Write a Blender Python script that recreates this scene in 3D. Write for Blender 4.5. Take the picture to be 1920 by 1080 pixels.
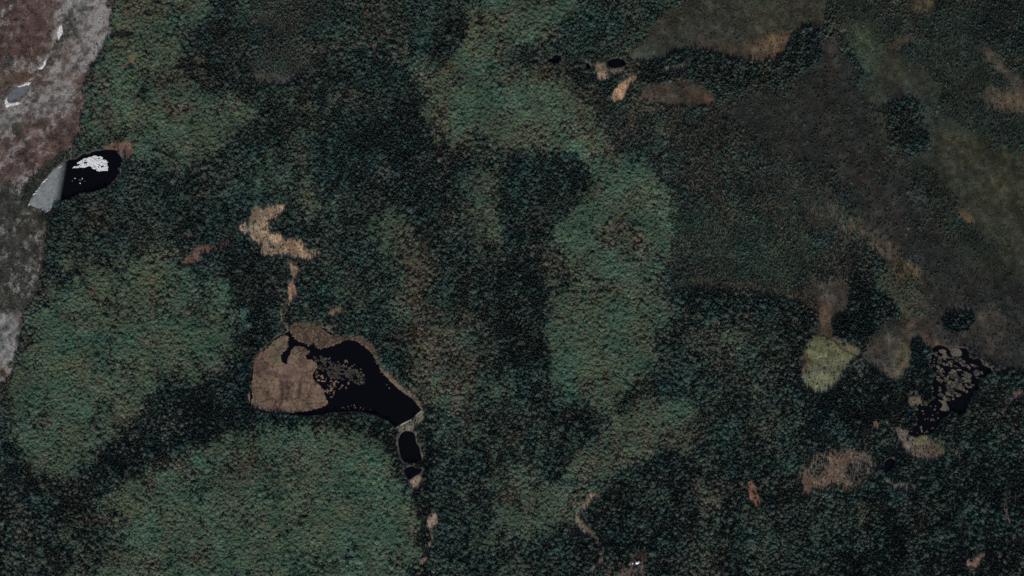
import bpy, bmesh, math, random
import numpy as np
from mathutils import Vector, geometry

for o in list(bpy.data.objects):
    bpy.data.objects.remove(o)
scene = bpy.context.scene
COL = scene.collection
R = math.radians

# ------------------------------------------------------------------ camera, sky, sun, exposure
# one metre on the ground = one pixel of the 1920x1080 photograph; the camera looks straight down
CAM_H = 4200.0
cam = bpy.data.cameras.new('camera')
cam.sensor_width = 36.0
cam.lens = 36.0 * CAM_H / 1920.0
cam.clip_start = 10.0
cam.clip_end = 30000.0
camo = bpy.data.objects.new('camera', cam)
camo.location = (0, 0, CAM_H)
COL.objects.link(camo)
scene.camera = camo

SUN_EL = R(34)
SUN_AZ = R(176)                      # compass bearing of the sun (180 = south = bottom of the picture)
world = bpy.data.worlds.new('World')
scene.world = world
world.use_nodes = True
wn = world.node_tree
bg = wn.nodes['Background']
sky = wn.nodes.new('ShaderNodeTexSky')
sky.sky_type = 'NISHITA'
sky.sun_disc = False
sky.sun_elevation = SUN_EL
sky.sun_rotation = SUN_AZ
wn.links.new(sky.outputs[0], bg.inputs[0])
bg.inputs[1].default_value = 0.15

sun = bpy.data.lights.new('sun', 'SUN')
sun.energy = 3.8
sun.angle = R(0.53)
sun.color = (1.0, 0.92, 0.80)
suno = bpy.data.objects.new('sun', sun)
to_sun = Vector((math.sin(SUN_AZ) * math.cos(SUN_EL), math.cos(SUN_AZ) * math.cos(SUN_EL), math.sin(SUN_EL)))
suno.rotation_euler = to_sun.to_track_quat('Z', 'Y').to_euler()
COL.objects.link(suno)

scene.view_settings.view_transform = 'Standard'
scene.view_settings.look = 'None'
scene.view_settings.gamma = 1.0
scene.view_settings.use_curve_mapping = False
scene.view_settings.exposure = 0.28
scene.render.engine = 'CYCLES'
scene.cycles.max_bounces = 4
scene.cycles.transparent_max_bounces = 6

# ------------------------------------------------------------------ helpers
rng = np.random.default_rng(7)
random.seed(7)
TAB = rng.random((8, 256, 256)).astype(np.float32)

def vnoise(x, y, s, k=0):
    """value noise, feature size s (metres), 0..1"""
    x = x / s + 31.7 * k; y = y / s + 17.3 * k
    xi = np.floor(x).astype(np.int64); yi = np.floor(y).astype(np.int64)
    fx = x - xi; fy = y - yi
    fx = fx * fx * (3 - 2 * fx); fy = fy * fy * (3 - 2 * fy)
    t = TAB[k % 8]
    a = t[xi & 255, yi & 255]; b = t[(xi + 1) & 255, yi & 255]
    c = t[xi & 255, (yi + 1) & 255]; d = t[(xi + 1) & 255, (yi + 1) & 255]
    return (a * (1 - fx) + b * fx) * (1 - fy) + (c * (1 - fx) + d * fx) * fy

def fbm(x, y, s, k=0, n=4):
    v = 0; a = 1; t = 0
    for i in range(n):
        v = v + a * vnoise(x, y, s / 2 ** i, k + i); t += a; a *= 0.55
    return v / t

def tag(o, label=None, cat=None, group=None, kind=None):
    if label: o['label'] = label
    if cat: o['category'] = cat
    if group: o['group'] = group
    if kind: o['kind'] = kind
    return o

def obj(name, me, mat=None, parent=None, loc=(0, 0, 0)):
    if mat and not me.materials: me.materials.append(mat)
    o = bpy.data.objects.new(name, me)
    o.location = loc
    COL.objects.link(o)
    if parent: o.parent = parent
    return o

def mesh(name, v, f):
    me = bpy.data.meshes.new(name)
    me.from_pydata(v, [], f)
    me.update()
    return me

def wx(x): return x - 960.0
def wy(y): return 540.0 - y

# ------------------------------------------------------------------ materials
def nmat(name):
    m = bpy.data.materials.new(name); m.use_nodes = True
    return m, m.node_tree, m.node_tree.nodes['Principled BSDF']

def N(nt, t, **kw):
    n = nt.nodes.new(t)
    for k, v in kw.items(): setattr(n, k, v)
    return n

def ramp(nt, src, stops):
    r = N(nt, 'ShaderNodeValToRGB')
    while len(r.color_ramp.elements) < len(stops): r.color_ramp.elements.new(0.5)
    for e, (p, c) in zip(r.color_ramp.elements, stops):
        e.position = p; e.color = (*c, 1) if len(c) == 3 else c
    nt.links.new(src, r.inputs[0])
    return r.outputs[0]

def tex(nt, scale, detail=4, rough=0.6, dist=0.0):
    g = N(nt, 'ShaderNodeNewGeometry')
    n = N(nt, 'ShaderNodeTexNoise')
    n.inputs['Scale'].default_value = scale
    n.inputs['Detail'].default_value = detail
    n.inputs['Roughness'].default_value = rough
    n.inputs['Distortion'].default_value = dist
    nt.links.new(g.outputs['Position'], n.inputs['Vector'])
    return n.outputs['Fac']

def mixc(nt, fac, a, b, mode='MIX'):
    m = N(nt, 'ShaderNodeMix', data_type='RGBA', blend_type=mode)
    if isinstance(fac, (int, float)): m.inputs[0].default_value = fac
    else: nt.links.new(fac, m.inputs[0])
    for s, i in ((a, 6), (b, 7)):
        if isinstance(s, tuple): m.inputs[i].default_value = (*s, 1)
        else: nt.links.new(s, m.inputs[i])
    return m.outputs[2]

def bump(nt, b, h, strength=0.5, dist=1.0):
    n = N(nt, 'ShaderNodeBump')
    n.inputs['Strength'].default_value = strength
    n.inputs['Distance'].default_value = dist
    nt.links.new(h, n.inputs['Height'])
    nt.links.new(n.outputs[0], b.inputs['Normal'])

def mat_ground():
    m, nt, b = nmat('wetland_ground')
    a = N(nt, 'ShaderNodeVertexColor', layer_name='soil').outputs['Color']
    fr = N(nt, 'ShaderNodeAttribute', attribute_name='frost').outputs['Fac']
    n1 = tex(nt, 0.35, 5, 0.7)
    n2 = tex(nt, 0.06, 4, 0.6)
    mul = ramp(nt, n1, [(0.25, (0.45, 0.45, 0.45)), (0.5, (0.95, 0.95, 0.95)), (0.75, (1.6, 1.55, 1.45))])
    c = mixc(nt, 1.0, a, mul, 'MULTIPLY')
    mul2 = ramp(nt, n2, [(0.3, (0.8, 0.75, 0.72)), (0.7, (1.18, 1.2, 1.2))])
    c = mixc(nt, 1.0, c, mul2, 'MULTIPLY')
    # frost / thin snow lying in patches
    n3 = tex(nt, 0.22, 9, 0.9, 0.1)
    ct = N(nt, 'ShaderNodeMath', operation='MULTIPLY_ADD'); nt.links.new(n3, ct.inputs[0]); ct.inputs[1].default_value = 2.9; ct.inputs[2].default_value = -.95
    n3 = ct.outputs[0]
    add = N(nt, 'ShaderNodeMath', operation='ADD'); nt.links.new(n3, add.inputs[0]); nt.links.new(fr, add.inputs[1])
    sc = N(nt, 'ShaderNodeMath', operation='MULTIPLY'); nt.links.new(add.outputs[0], sc.inputs[0]); sc.inputs[1].default_value = 0.8
    f = ramp(nt, sc.outputs[0], [(0.62, (0, 0, 0)), (0.98, (1, 1, 1))])
    fc = mixc(nt, 1.0, (0.205, 0.190, 0.174), ramp(nt, tex(nt, .5, 6, .8), [(.35, (.35, .34, .33)), (.5, (.9, .9, .9)), (.65, (1.7, 1.7, 1.7))]), 'MULTIPLY')
    c = mixc(nt, f, c, fc)
    nt.links.new(c, b.inputs['Base Color'])
    b.inputs['Roughness'].default_value = 0.95
    b.inputs['Specular IOR Level'].default_value = 0.1
    bump(nt, b, n1, 0.8, 1.2)
    return m

def mat_water():
    m, nt, b = nmat('pond_water')
    b.inputs['Base Color'].default_value = (0.002, 0.002, 0.003, 1)
    b.inputs['Roughness'].default_value = 0.06
    b.inputs['Specular IOR Level'].default_value = 0.05
    bump(nt, b, tex(nt, 0.5, 3), 0.05, 0.1)
    return m

def mat_noise(name, stops, scale=0.2, bscale=0.6, detail=6, bstr=0.7, rough=0.95):
    m, nt, b = nmat(name)
    c = ramp(nt, tex(nt, scale, detail, 0.65, 0.3), stops)
    n1 = tex(nt, bscale, 4, 0.7)
    mul = ramp(nt, n1, [(0.3, (0.7, 0.7, 0.7)), (0.7, (1.25, 1.25, 1.25))])
    c = mixc(nt, 1.0, c, mul, 'MULTIPLY')
    nt.links.new(c, b.inputs['Base Color'])
    b.inputs['Roughness'].default_value = rough
    b.inputs['Specular IOR Level'].default_value = 0.15
    bump(nt, b, n1, bstr, 0.8)
    return m

def mat_leaf(name, attr_type):
    m, nt, b = nmat(name)
    t = N(nt, 'ShaderNodeAttribute', attribute_name='tint', attribute_type=attr_type).outputs['Color']
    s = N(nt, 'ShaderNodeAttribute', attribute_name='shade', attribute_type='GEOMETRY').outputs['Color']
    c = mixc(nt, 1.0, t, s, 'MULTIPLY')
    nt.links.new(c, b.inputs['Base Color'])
    b.inputs['Roughness'].default_value = 0.8
    b.inputs['Specular IOR Level'].default_value = 0.15
    tl = N(nt, 'ShaderNodeBsdfTranslucent'); nt.links.new(c, tl.inputs[0])
    mx = N(nt, 'ShaderNodeMixShader'); mx.inputs[0].default_value = .35
    nt.links.new(b.outputs[0], mx.inputs[1]); nt.links.new(tl.outputs[0], mx.inputs[2])
    nt.links.new(mx.outputs[0], nt.nodes['Material Output'].inputs[0])
    return m

M_GROUND = mat_ground()
M_WATER = mat_water()
M_LEAF = mat_leaf('foliage', 'INSTANCER')
M_LEAFO = mat_leaf('foliage_single', 'OBJECT')
M_MAT = mat_noise('floating_peat', [(0.38, (0.066, 0.042, 0.032)), (0.46, (0.096, 0.061, 0.045)), (0.53, (0.138, 0.092, 0.062)), (0.62, (0.092, 0.074, 0.046))], 0.022, 0.4, 12)
def add_cracks(m, scale, width, depth):
    nt = m.node_tree; b = nt.nodes['Principled BSDF']
    src = b.inputs['Base Color'].links[0].from_socket
    g = N(nt, 'ShaderNodeNewGeometry'); nz = N(nt, 'ShaderNodeTexNoise'); nz.inputs['Scale'].default_value = .12; nz.inputs['Detail'].default_value = 5
    nt.links.new(g.outputs['Position'], nz.inputs['Vector'])
    ad = N(nt, 'ShaderNodeVectorMath', operation='MULTIPLY_ADD'); ad.inputs[1].default_value = (16, 16, 0)
    nt.links.new(nz.outputs['Color'], ad.inputs[0]); nt.links.new(g.outputs['Position'], ad.inputs[2])
    vo = N(nt, 'ShaderNodeTexVoronoi', feature='DISTANCE_TO_EDGE'); vo.inputs['Scale'].default_value = scale
    nt.links.new(ad.outputs[0], vo.inputs['Vector'])
    k = ramp(nt, vo.outputs['Distance'], [(0.0, (depth,) * 3), (width, (1, 1, 1))])
    n2 = tex(nt, .16, 6, .75)
    c = mixc(nt, 1.0, mixc(nt, 1.0, src, k, 'MULTIPLY'), ramp(nt, n2, [(.36, (.62, .6, .58)), (.5, (1, 1, 1)), (.64, (1.3, 1.27, 1.2))]), 'MULTIPLY')
    nt.links.new(c, b.inputs['Base Color'])
M_MATG = mat_noise('grey_peat', [(0.36, (0.034, 0.031, 0.026)), (0.5, (0.066, 0.058, 0.046)), (0.64, (0.084, 0.076, 0.046))], 0.07, 0.5)
M_MATD = mat_noise('wet_peat', [(0.36, (0.016, 0.014, 0.012)), (0.5, (0.033, 0.027, 0.022)), (0.64, (0.040, 0.034, 0.024))], 0.09, 0.5)
M_SEDGE = mat_noise('sedge_bank', [(0.38, (0.060, 0.044, 0.034)), (0.51, (0.145, 0.100, 0.068)), (0.62, (0.085, 0.072, 0.045))], 0.07, 0.6, 8)
add_cracks(M_MAT, .03, .05, .35)
add_cracks(M_SEDGE, .07, .10, .4)
M_DAM = mat_noise('dam_wood', [(0.3, (0.14, 0.12, 0.1)), (0.7, (0.30, 0.27, 0.22))], 0.25, 1.2)
M_ICE = mat_noise('white_ice', [(0.36, (0.34, 0.34, 0.34)), (0.62, (0.66, 0.66, 0.65))], 0.3, 1.0, rough=0.6)
M_SNOW = mat_noise('snow', [(0.4, (0.30, 0.285, 0.27)), (0.6, (0.58, 0.56, 0.53))], 0.3, 1.0)
M_BARK = mat_noise('bark', [(0.3, (0.05, 0.04, 0.03)), (0.7, (0.11, 0.09, 0.07))], 1.0, 3.0)
M_LOG = mat_noise('bleached_wood', [(0.3, (0.22, 0.2, 0.17)), (0.7, (0.42, 0.39, 0.35))], 1.0, 3.0)
M_WHITE = mat_noise('white_sheet_metal', [(0.3, (0.74, 0.72, 0.7)), (0.7, (0.85, 0.84, 0.82))], 0.5, 1.0, bstr=0.1, rough=0.5)
M_REDWALL = mat_noise('dark_red_boards', [(0.3, (0.09, 0.02, 0.025)), (0.7, (0.15, 0.04, 0.045))], 0.8, 2.0)

# ------------------------------------------------------------------ the vegetation and soil map (metres)
MARG = 180
STEP = 2.0
gx = np.arange(-MARG, 1920 + MARG + 0.1, STEP)
gy = np.arange(-MARG, 1080 + MARG + 0.1, STEP)
GX, GY = np.meshgrid(gx, gy)                       # [row y, col x], picture axes
def reflect(a, n):
    a = np.abs(a); return np.where(a > n, 2 * n - a, a)
PX = reflect(GX, 1920.0); PY = reflect(GY, 1080.0)   # the wood goes on outside the frame as it is inside
WA = (fbm(GX, GY, 60, 0) - 0.5); WB = (fbm(GX, GY, 60, 3) - 0.5)
WC = (fbm(GX, GY, 14, 1, 3) - 0.5); WD = (fbm(GX, GY, 14, 4, 3) - 0.5)

def smooth(pts, it=1):
    p = [tuple(map(float, q)) for q in pts]
    for _ in range(it):
        q = []
        for i in range(len(p)):
            a, b = p[i], p[(i + 1) % len(p)]
            q.append((a[0] * .75 + b[0] * .25, a[1] * .75 + b[1] * .25))
            q.append((a[0] * .25 + b[0] * .75, a[1] * .25 + b[1] * .75))
        p = q
    return p

def sdf(poly, x, y):
    """signed distance, positive inside"""
    d = np.full(x.shape, 1e9); ins = np.zeros(x.shape, bool)
    n = len(poly)
    for i in range(n):
        ax, ay = poly[i]; bx, by = poly[(i + 1) % n]
        ex, ey = bx - ax, by - ay
        t = np.clip(((x - ax) * ex + (y - ay) * ey) / max(ex * ex + ey * ey, 1e-9), 0, 1)
        d = np.minimum(d, (x - ax - t * ex) ** 2 + (y - ay - t * ey) ** 2)
        if by != ay:
            c = ((ay > y) != (by > y)) & (x < (bx - ax) * (y - ay) / (by - ay) + ax)
            ins ^= c
    d = np.sqrt(d)
    return np.where(ins, d, -d)

def pdist(line, x, y):
    d = np.full(x.shape, 1e9)
    for i in range(len(line) - 1):
        ax, ay = line[i]; bx, by = line[i + 1]
        ex, ey = bx - ax, by - ay
        t = np.clip(((x - ax) * ex + (y - ay) * ey) / (ex * ex + ey * ey), 0, 1)
        d = np.minimum(d, (x - ax - t * ex) ** 2 + (y - ay - t * ey) ** 2)
    return np.sqrt(d)

SH = GX.shape
F = {'P': np.zeros(SH), 'M': np.full(SH, .55), 'D': np.full(SH, .3), 'B': np.full(SH, .15),
     'dens': np.full(SH, .93), 'h': np.ones(SH), 'frost': np.full(SH, -1.0),
     'sr': np.full(SH, .042), 'sg': np.full(SH, .037), 'sb': np.full(SH, .03)}
POND = np.full(SH, -99.0)

def region(poly, feather, w1, w2):
    # work only where it matters; the mirrored margin follows by itself
    xs = [p[0] for p in poly]; ys = [p[1] for p in poly]
    g = feather + 45
    sel = (PX > min(xs) - g) & (PX < max(xs) + g) & (PY > min(ys) - g) & (PY < max(ys) + g)
    x = PX[sel] + WA[sel] * w1 * 2 + WC[sel] * w2 * 2
    y = PY[sel] + WB[sel] * w1 * 2 + WD[sel] * w2 * 2
    return sel, sdf(poly, x, y)

def blend(sel, m, kw):
    for k, v in kw.items():
        if k == 'soil':
            for c, q in zip(('sr', 'sg', 'sb'), v): F[c][sel] = F[c][sel] * (1 - m) + q * m
        elif k == 'mix':
            for c, q in zip('PMDB', v): F[c][sel] = F[c][sel] * (1 - m) + q * m
        else:
            F[k][sel] = F[k][sel] * (1 - m) + v * m

def beyond(poly):
    # whatever touches the edge of the view runs on past it
    f = lambda a, n: -160.0 if a <= -20 else (n + 160.0 if a >= n + 20 else a)
    return [(f(x, 1920), f(y, 1080)) for x, y in poly]

def paint(poly, feather=12, w1=14, w2=8, amt=1.0, sm=1, **kw):
    poly = beyond(poly)
    if 'mix' in kw and 'soil' not in kw and feather >= 10: feather *= 2.1; w1 *= 1.8; w2 *= 1.8
    elif feather >= 12: feather *= 1.5; w1 *= 1.3; w2 *= 1.3
    sel, d = region(smooth(poly, sm), feather, w1, w2)
    m = np.clip(d / feather + 0.5, 0, 1); m = m * m * (3 - 2 * m) * amt
    blend(sel, m, kw)

def stroke(line, width, feather=3, w1=3, w2=4, amt=1.0, **kw):
    xs = [p[0] for p in line]; ys = [p[1] for p in line]; g = width + feather + 20
    sel = (PX > min(xs) - g) & (PX < max(xs) + g) & (PY > min(ys) - g) & (PY < max(ys) + g)
    x = PX[sel] + WA[sel] * w1 * 2 + WC[sel] * w2 * 2
    y = PY[sel] + WB[sel] * w1 * 2 + WD[sel] * w2 * 2
    d = width / 2 - pdist(line, x, y)
    blend(sel, np.clip(d / feather + 0.5, 0, 1) * amt, kw)

PALE = (.72, .10, .02, .16)
PALB = (.52, .07, .01, .40)
MIX = (.12, .55, .18, .15)
DARK = (.0, .22, .73, .05)
DKMX = (.02, .50, .42, .06)
TWIG = (.08, .09, .05, .78)
TEAL = (.05, .68, .22, .05)

# ---- woods
paint([(400,0),(650,-20),(660,80),(780,130),(815,200),(870,262),(882,300),(860,360),(760,400),(680,385),(560,300),(480,230),(460,180),(330,130),(340,100)], 40, 20, 10, mix=DKMX)
paint([(330,90),(400,60),(470,110),(480,160),(420,175),(335,135)], 20, mix=DARK)
paint([(690,200),(790,170),(812,215),(870,270),(878,325),(840,370),(760,395),(690,330)], 40, mix=DARK)
paint([(470,0),(620,0),(610,60),(520,80),(440,60)], 40, h=.62, dens=.97)
paint([(490,90),(560,80),(590,110),(560,150),(500,155),(470,130)], 25, soil=(.055,.050,.040), dens=.85, h=.6)
paint([(480,135),(540,145),(560,138),(545,160),(515,164),(480,152)], 6, 4, 3, dens=.15, soil=(.07,.06,.048))
paint([(215,-20),(400,-20),(390,40),(345,105),(330,140),(400,168),(470,180),(475,230),(400,275),(330,330),(262,300),(235,262),(140,265),(150,200),(180,130),(205,60)], 18, mix=PALE)
paint([(280,270),(400,260),(430,290),(420,330),(340,360),(270,330)], 30, mix=PALB)
paint([(260,5),(380,0),(370,20),(290,35)], 14, mix=TWIG)
paint([(205,58),(245,50),(255,70),(215,76)], 8, 6, 4, mix=DARK)
paint([(245,155),(290,160),(285,185),(260,185)], 12, mix=DKMX)
paint([(310,190),(365,180),(355,205),(325,222)], 12, mix=TWIG)
paint([(60,560),(150,520),(260,470),(330,500),(400,520),(458,590),(466,650),(400,690),(330,722),(220,790),(180,868),(120,900),(40,880),(5,800),(20,700),(40,620)], 30, 22, 10, mix=PALE)
paint([(90,560),(70,620),(30,690),(40,640),(60,580)], 18, mix=MIX)
paint([(130,430),(240,410),(330,430),(330,480),(250,480),(130,520),(80,550),(85,470)], 30, mix=MIX)
paint([(200,930),(300,850),(400,812),(540,800),(690,796),(742,845),(762,905),(792,965),(782,1100),(150,1100),(170,1000)], 26, 16, 8, mix=(.84,.07,.01,.08))
paint([(250,850),(420,800),(480,830),(400,900),(320,930),(250,910)], 40, mix=PALB, amt=.7)
paint([(0,790),(45,860),(120,905),(190,905),(170,960),(150,1000),(150,1100),(-20,1100),(-20,790)], 24, mix=(.05,.2,.55,.2), dens=.85)
paint([(60,955),(150,930),(200,960),(190,1100),(60,1100)], 40, mix=MIX, amt=.7)
paint([(188,850),(292,772),(400,705),(452,688),(468,770),(545,786),(700,782),(745,835),(735,850),(690,805),(640,800),(440,802),(340,842),(250,885),(190,900)], 14, 8, 6, mix=DARK)
paint([(410,480),(470,470),(520,500),(530,560),(520,630),(470,660),(462,600),(440,540)], 22, mix=DARK)
paint([(560,500),(610,480),(640,540),(650,580),(560,590)], 22, mix=DKMX)
paint([(350,300),(450,270),(560,300),(650,330),(650,420),(600,470),(440,400),(330,420),(240,400),(180,400),(170,370),(240,330)], 40, mix=DKMX)
paint([(470,270),(560,330),(580,380),(540,400),(440,380)], 40, mix=(.08,.6,.25,.07))
paint([(560,340),(600,345),(590,375),(562,372)], 16, mix=PALB)
paint([(680,440),(740,420),(770,470),(750,600),(700,640),(650,600),(600,560),(640,480)], 40, mix=TEAL)
paint([(700,400),(760,390),(760,440),(710,480)], 26, mix=PALB)
paint([(800,480),(895,460),(925,590),(860,600),(805,560)], 30, mix=(.05,.55,.36,.04))
paint([(765,470),(815,475),(810,530),(785,560),(800,610),(880,600),(890,640),(800,660),(750,620),(740,560)], 20, mix=TWIG)
paint([(740,640),(900,630),(920,720),(860,780),(800,740),(730,700)], 40, mix=PALB)
paint([(700,640),(760,650),(800,760),(770,730),(720,690)], 16, mix=TEAL)
paint([(860,360),(935,300),(940,420),(910,480),(870,450)], 24, mix=PALB)
# centre
paint([(775,110),(830,135),(890,60),(860,-20),(1040,-20),(1095,30),(1065,85),(960,95),(1000,140),(1095,175),(1120,240),(1200,270),(1252,330),(1262,400),(1243,500),(1262,590),(1222,640),(1195,745),(1110,772),(1040,742),(1020,650),(1060,560),(1030,450),(1062,400),(1112,345),(1092,290),(1040,272),(940,280),(880,262),(800,232),(812,180)], 22, 14, 8, mix=(.80,.06,.0,.14))
paint([(1130,400),(1255,380),(1250,470),(1255,600),(1220,630),(1150,640),(1130,520)], 40, mix=(.60,.05,.0,.35), amt=.8)
paint([(800,150),(870,120),(960,130),(1000,150),(930,175),(850,165)], 20, mix=TWIG, amt=.8)
paint([(800,190),(850,200),(850,235),(805,240)], 18, mix=PALB)
paint([(760,40),(870,30),(860,100),(790,110)], 24, mix=DKMX)
paint([(950,95),(1040,90),(1100,110),(1130,180),(1100,170),(1000,130)], 18, mix=DKMX)
paint([(1090,10),(1210,10),(1215,70),(1170,110),(1080,100),(1060,60)], 24, mix=TEAL)
paint([(940,292),(1040,278),(1092,290),(1112,340),(1062,392),(1032,450),(940,470),(932,400)], 8, 5, 6, mix=(.0,.55,.42,.03))
paint([(1050,283),(1096,290),(1114,338),(1075,372),(1058,330)], 8, 4, 5, mix=DARK)
paint([(912,490),(1005,462),(1040,500),(1028,560),(1012,620),(1015,690),(950,690),(905,610)], 14, 8, 6, mix=(.0,.42,.55,.03))
paint([(1010,470),(1040,470),(1050,550),(1015,560)], 16, mix=PALB)
paint([(925,600),(1015,600),(1015,660),(940,665)], 14, mix=DARK)
paint([(860,690),(1000,690),(1020,750),(900,770)], 24, mix=(.2,.45,.25,.1))
# south centre
paint([(800,800),(900,770),(960,860),(920,900),(930,1000),(1000,1030),(1060,1000),(1060,1100),(830,1100),(800,900)], 30, mix=(.10,.68,.17,.05))
paint([(790,790),(812,800),(812,1100),(778,1100),(790,960),(765,900)], 10, 6, 4, mix=DARK)
paint([(1055,860),(1180,755),(1310,755),(1300,835),(1200,850),(1125,935),(1060,965),(1010,1010),(960,1022),(930,960),(918,900),(960,862)], 16, 14, 8, mix=(.50,.04,.0,.46))
paint([(985,800),(1050,775),(1115,772),(1105,830),(1060,860),(1060,910),(1010,900),(985,850)], 16, mix=DKMX)
paint([(1055,772),(1118,770),(1110,820),(1075,830)], 12, mix=DARK)
paint([(1130,745),(1185,742),(1190,775),(1150,790)], 12, mix=DKMX)
paint([(960,880),(1010,870),(1020,930),(1000,1000),(950,960)], 22, mix=(.4,.1,.02,.48))
paint([(1115,940),(1200,870),(1300,860),(1380,900),(1380,1000),(1260,1040),(1140,1050),(1120,1000)], 30, mix=(.03,.52,.38,.07))
paint([(1280,1020),(1330,980),(1400,1010),(1400,1100),(1260,1100)], 26, mix=TWIG, amt=.75)
# east
paint([(1250,560),(1300,545),(1440,549),(1528,577),(1522,622),(1492,662),(1500,722),(1540,742),(1590,702),(1622,682),(1662,712),(1690,732),(1722,682),(1748,682),(1750,740),(1830,740),(1862,694),(1940,735),(1940,1100),(1380,1100),(1320,940),(1310,760),(1260,640)], 12, 8, 6, mix=(.02,.40,.54,.04))
paint([(1290,548),(1440,550),(1528,578),(1522,622),(1470,640),(1440,580),(1300,575)], 10, 5, 5, mix=DARK)
paint([(1320,570),(1450,590),(1470,660),(1420,740),(1320,700),(1290,620)], 30, mix=(.06,.55,.19,.20))
paint([(1490,740),(1640,690),(1690,740),(1660,800),(1560,800)], 24, mix=DARK)
paint([(1300,760),(1480,750),(1500,860),(1420,880),(1330,860)], 40, mix=TEAL)
paint([(1350,950),(1560,960),(1620,1040),(1560,1100),(1400,1100)], 40, mix=TEAL)
paint([(1560,960),(1760,930),(1900,880),(1940,900),(1940,1100),(1600,1100)], 50, mix=(.02,.38,.57,.03))
paint([(1780,700),(1860,700),(1940,740),(1940,860),(1800,850),(1760,820),(1800,780)], 24, mix=(.02,.35,.50,.13))
# north east: dwarf trees on mire
paint([(1110,190),(1200,195),(1330,200),(1400,190),(1480,150),(1560,180),(1560,300),(1640,420),(1600,530),(1530,560),(1290,545),(1250,560),(1262,400),(1250,330),(1190,270),(1130,240)], 18, 12, 8, mix=(.02,.42,.50,.06), h=.72, dens=.84, soil=(.05,.046,.042))
paint([(1340,200),(1420,175),(1540,180),(1570,260),(1560,340),(1460,300),(1380,250)], 34, mix=(.0,.15,.80,.05), h=.72, dens=.3, soil=(.024,.0255,.024))
paint([(1400,300),(1520,320),(1580,400),(1560,430),(1440,400)], 40, mix=(.02,.3,.5,.18), h=.55, dens=.62, soil=(.036,.036,.031))
paint([(1300,270),(1400,290),(1440,360),(1330,380),(1290,320)], 40, mix=(.05,.5,.30,.15), h=.7, dens=.85)
paint([(1250,380),(1380,400),(1480,420),(1560,470),(1500,535),(1350,530),(1260,480)], 30, mix=(.02,.68,.26,.04), h=.6, dens=.9, soil=(.045,.055,.04))
paint([(1510,375),(1590,395),(1640,430),(1650,470),(1600,450),(1520,410)], 20, soil=(.060,.054,.040), dens=.45, h=.5)
paint([(1140,240),(1240,215),(1260,290),(1240,320),(1170,290)], 20, mix=(.05,.3,.4,.25), h=.85)
paint([(1180,190),(1240,190),(1230,215),(1180,220)], 16, mix=TWIG)
# open mires
paint([(1225,40),(1300,8),(1400,-20),(1530,-20),(1565,50),(1500,60),(1475,92),(1440,117),(1350,96),(1290,112),(1200,118),(1165,112),(1215,70)], 10, 6, 5, soil=(.039,.038,.031), dens=.25, h=.6, mix=(.0,.35,.6,.05))
paint([(1230,30),(1320,0),(1340,40),(1300,70),(1240,80)], 26, dens=.42, h=.42)
paint([(1340,0),(1530,-20),(1560,50),(1470,85),(1400,60)], 30, soil=(.042,.040,.029))
paint([(1395,110),(1440,117),(1475,92),(1490,65),(1460,60),(1400,90)], 12, 5, 4, soil=(.105,.076,.054), dens=.03)
paint([(1300,75),(1400,75),(1440,112),(1350,95),(1300,108)], 20, soil=(.066,.052,.042), dens=.05)
paint([(1165,108),(1220,80),(1240,100),(1200,118)], 12, soil=(.05,.058,.043), dens=.05)
paint([(1195,165),(1300,148),(1350,187),(1320,202),(1200,196)], 10, 6, 5, soil=(.056,.046,.040), dens=.15, h=.5)
paint([(1285,155),(1340,175),(1325,192),(1280,185)], 12, soil=(.082,.060,.046), dens=.06)
paint([(1490,150),(1560,50),(1600,120),(1625,160),(1655,240),(1705,335),(1765,425),(1805,500),(1940,570),(1940,735),(1862,692),(1805,655),(1702,640),(1650,655),(1610,670),(1640,600),(1700,585),(1690,540),(1640,470),(1590,380),(1550,300),(1500,220)], 16, 10, 6, soil=(.024,.0245,.0235), dens=.15, h=.9, mix=(.0,.08,.90,.02))
paint([(1510,70),(1560,60),(1590,110),(1570,170),(1530,150),(1550,110)], 14, soil=(.044,.039,.035), dens=.12)
paint([(1560,180),(1640,200),(1670,300),(1640,330),(1580,260)], 26, dens=.26, h=.8)
paint([(1600,330),(1660,330),(1700,430),(1650,440)], 24, soil=(.036,.031,.029))
paint([(1580,420),(1660,430),(1690,470),(1640,480)], 18, soil=(.060,.048,.038))
paint([(1640,500),(1720,520),(1760,590),(1700,600),(1650,560)], 18, dens=.75, h=.55, mix=(.2,.6,.1,.1), soil=(.055,.055,.040))
paint([(1660,470),(1720,490),(1740,530),(1690,530)], 16, soil=(.085,.068,.045), dens=.5, h=.5)
# far right: wet heath with dense dwarf shrub
paint([(1560,-20),(1940,-20),(1940,570),(1805,500),(1765,425),(1705,335),(1655,240),(1625,160),(1600,110),(1565,50)], 18, 12, 8, soil=(.022,.0275,.023), dens=.58, h=.6, mix=(.02,.35,.58,.05))
paint([(1800,-20),(1940,-20),(1940,140),(1870,100),(1820,60)], 30, dens=.85, h=.65, mix=DARK)
paint([(1590,40),(1650,40),(1670,160),(1650,220),(1615,150)], 20, soil=(.042,.058,.042), dens=.3)
paint([(1680,70),(1840,60),(1860,140),(1770,140)], 26, soil=(.032,.045,.038), dens=.7)
paint([(1690,60),(1710,65),(1680,100),(1650,95)], 16, soil=(.055,.045,.038), dens=.3)
paint([(1640,100),(1690,110),(1740,140),(1770,190),(1700,190),(1650,150)], 22, soil=(.046,.046,.032), dens=.24, h=.42)
paint([(1680,-20),(1750,-20),(1755,20),(1700,28)], 12, soil=(.09,.074,.05), dens=.45, h=.45)
paint([(1740,240),(1800,230),(1880,300),(1940,330),(1940,470),(1880,460),(1800,390),(1745,330)], 30, soil=(.040,.041,.029), dens=.26, h=.42)
paint([(1800,270),(1840,300),(1835,315),(1800,290)], 14, soil=(.085,.068,.044))
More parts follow.
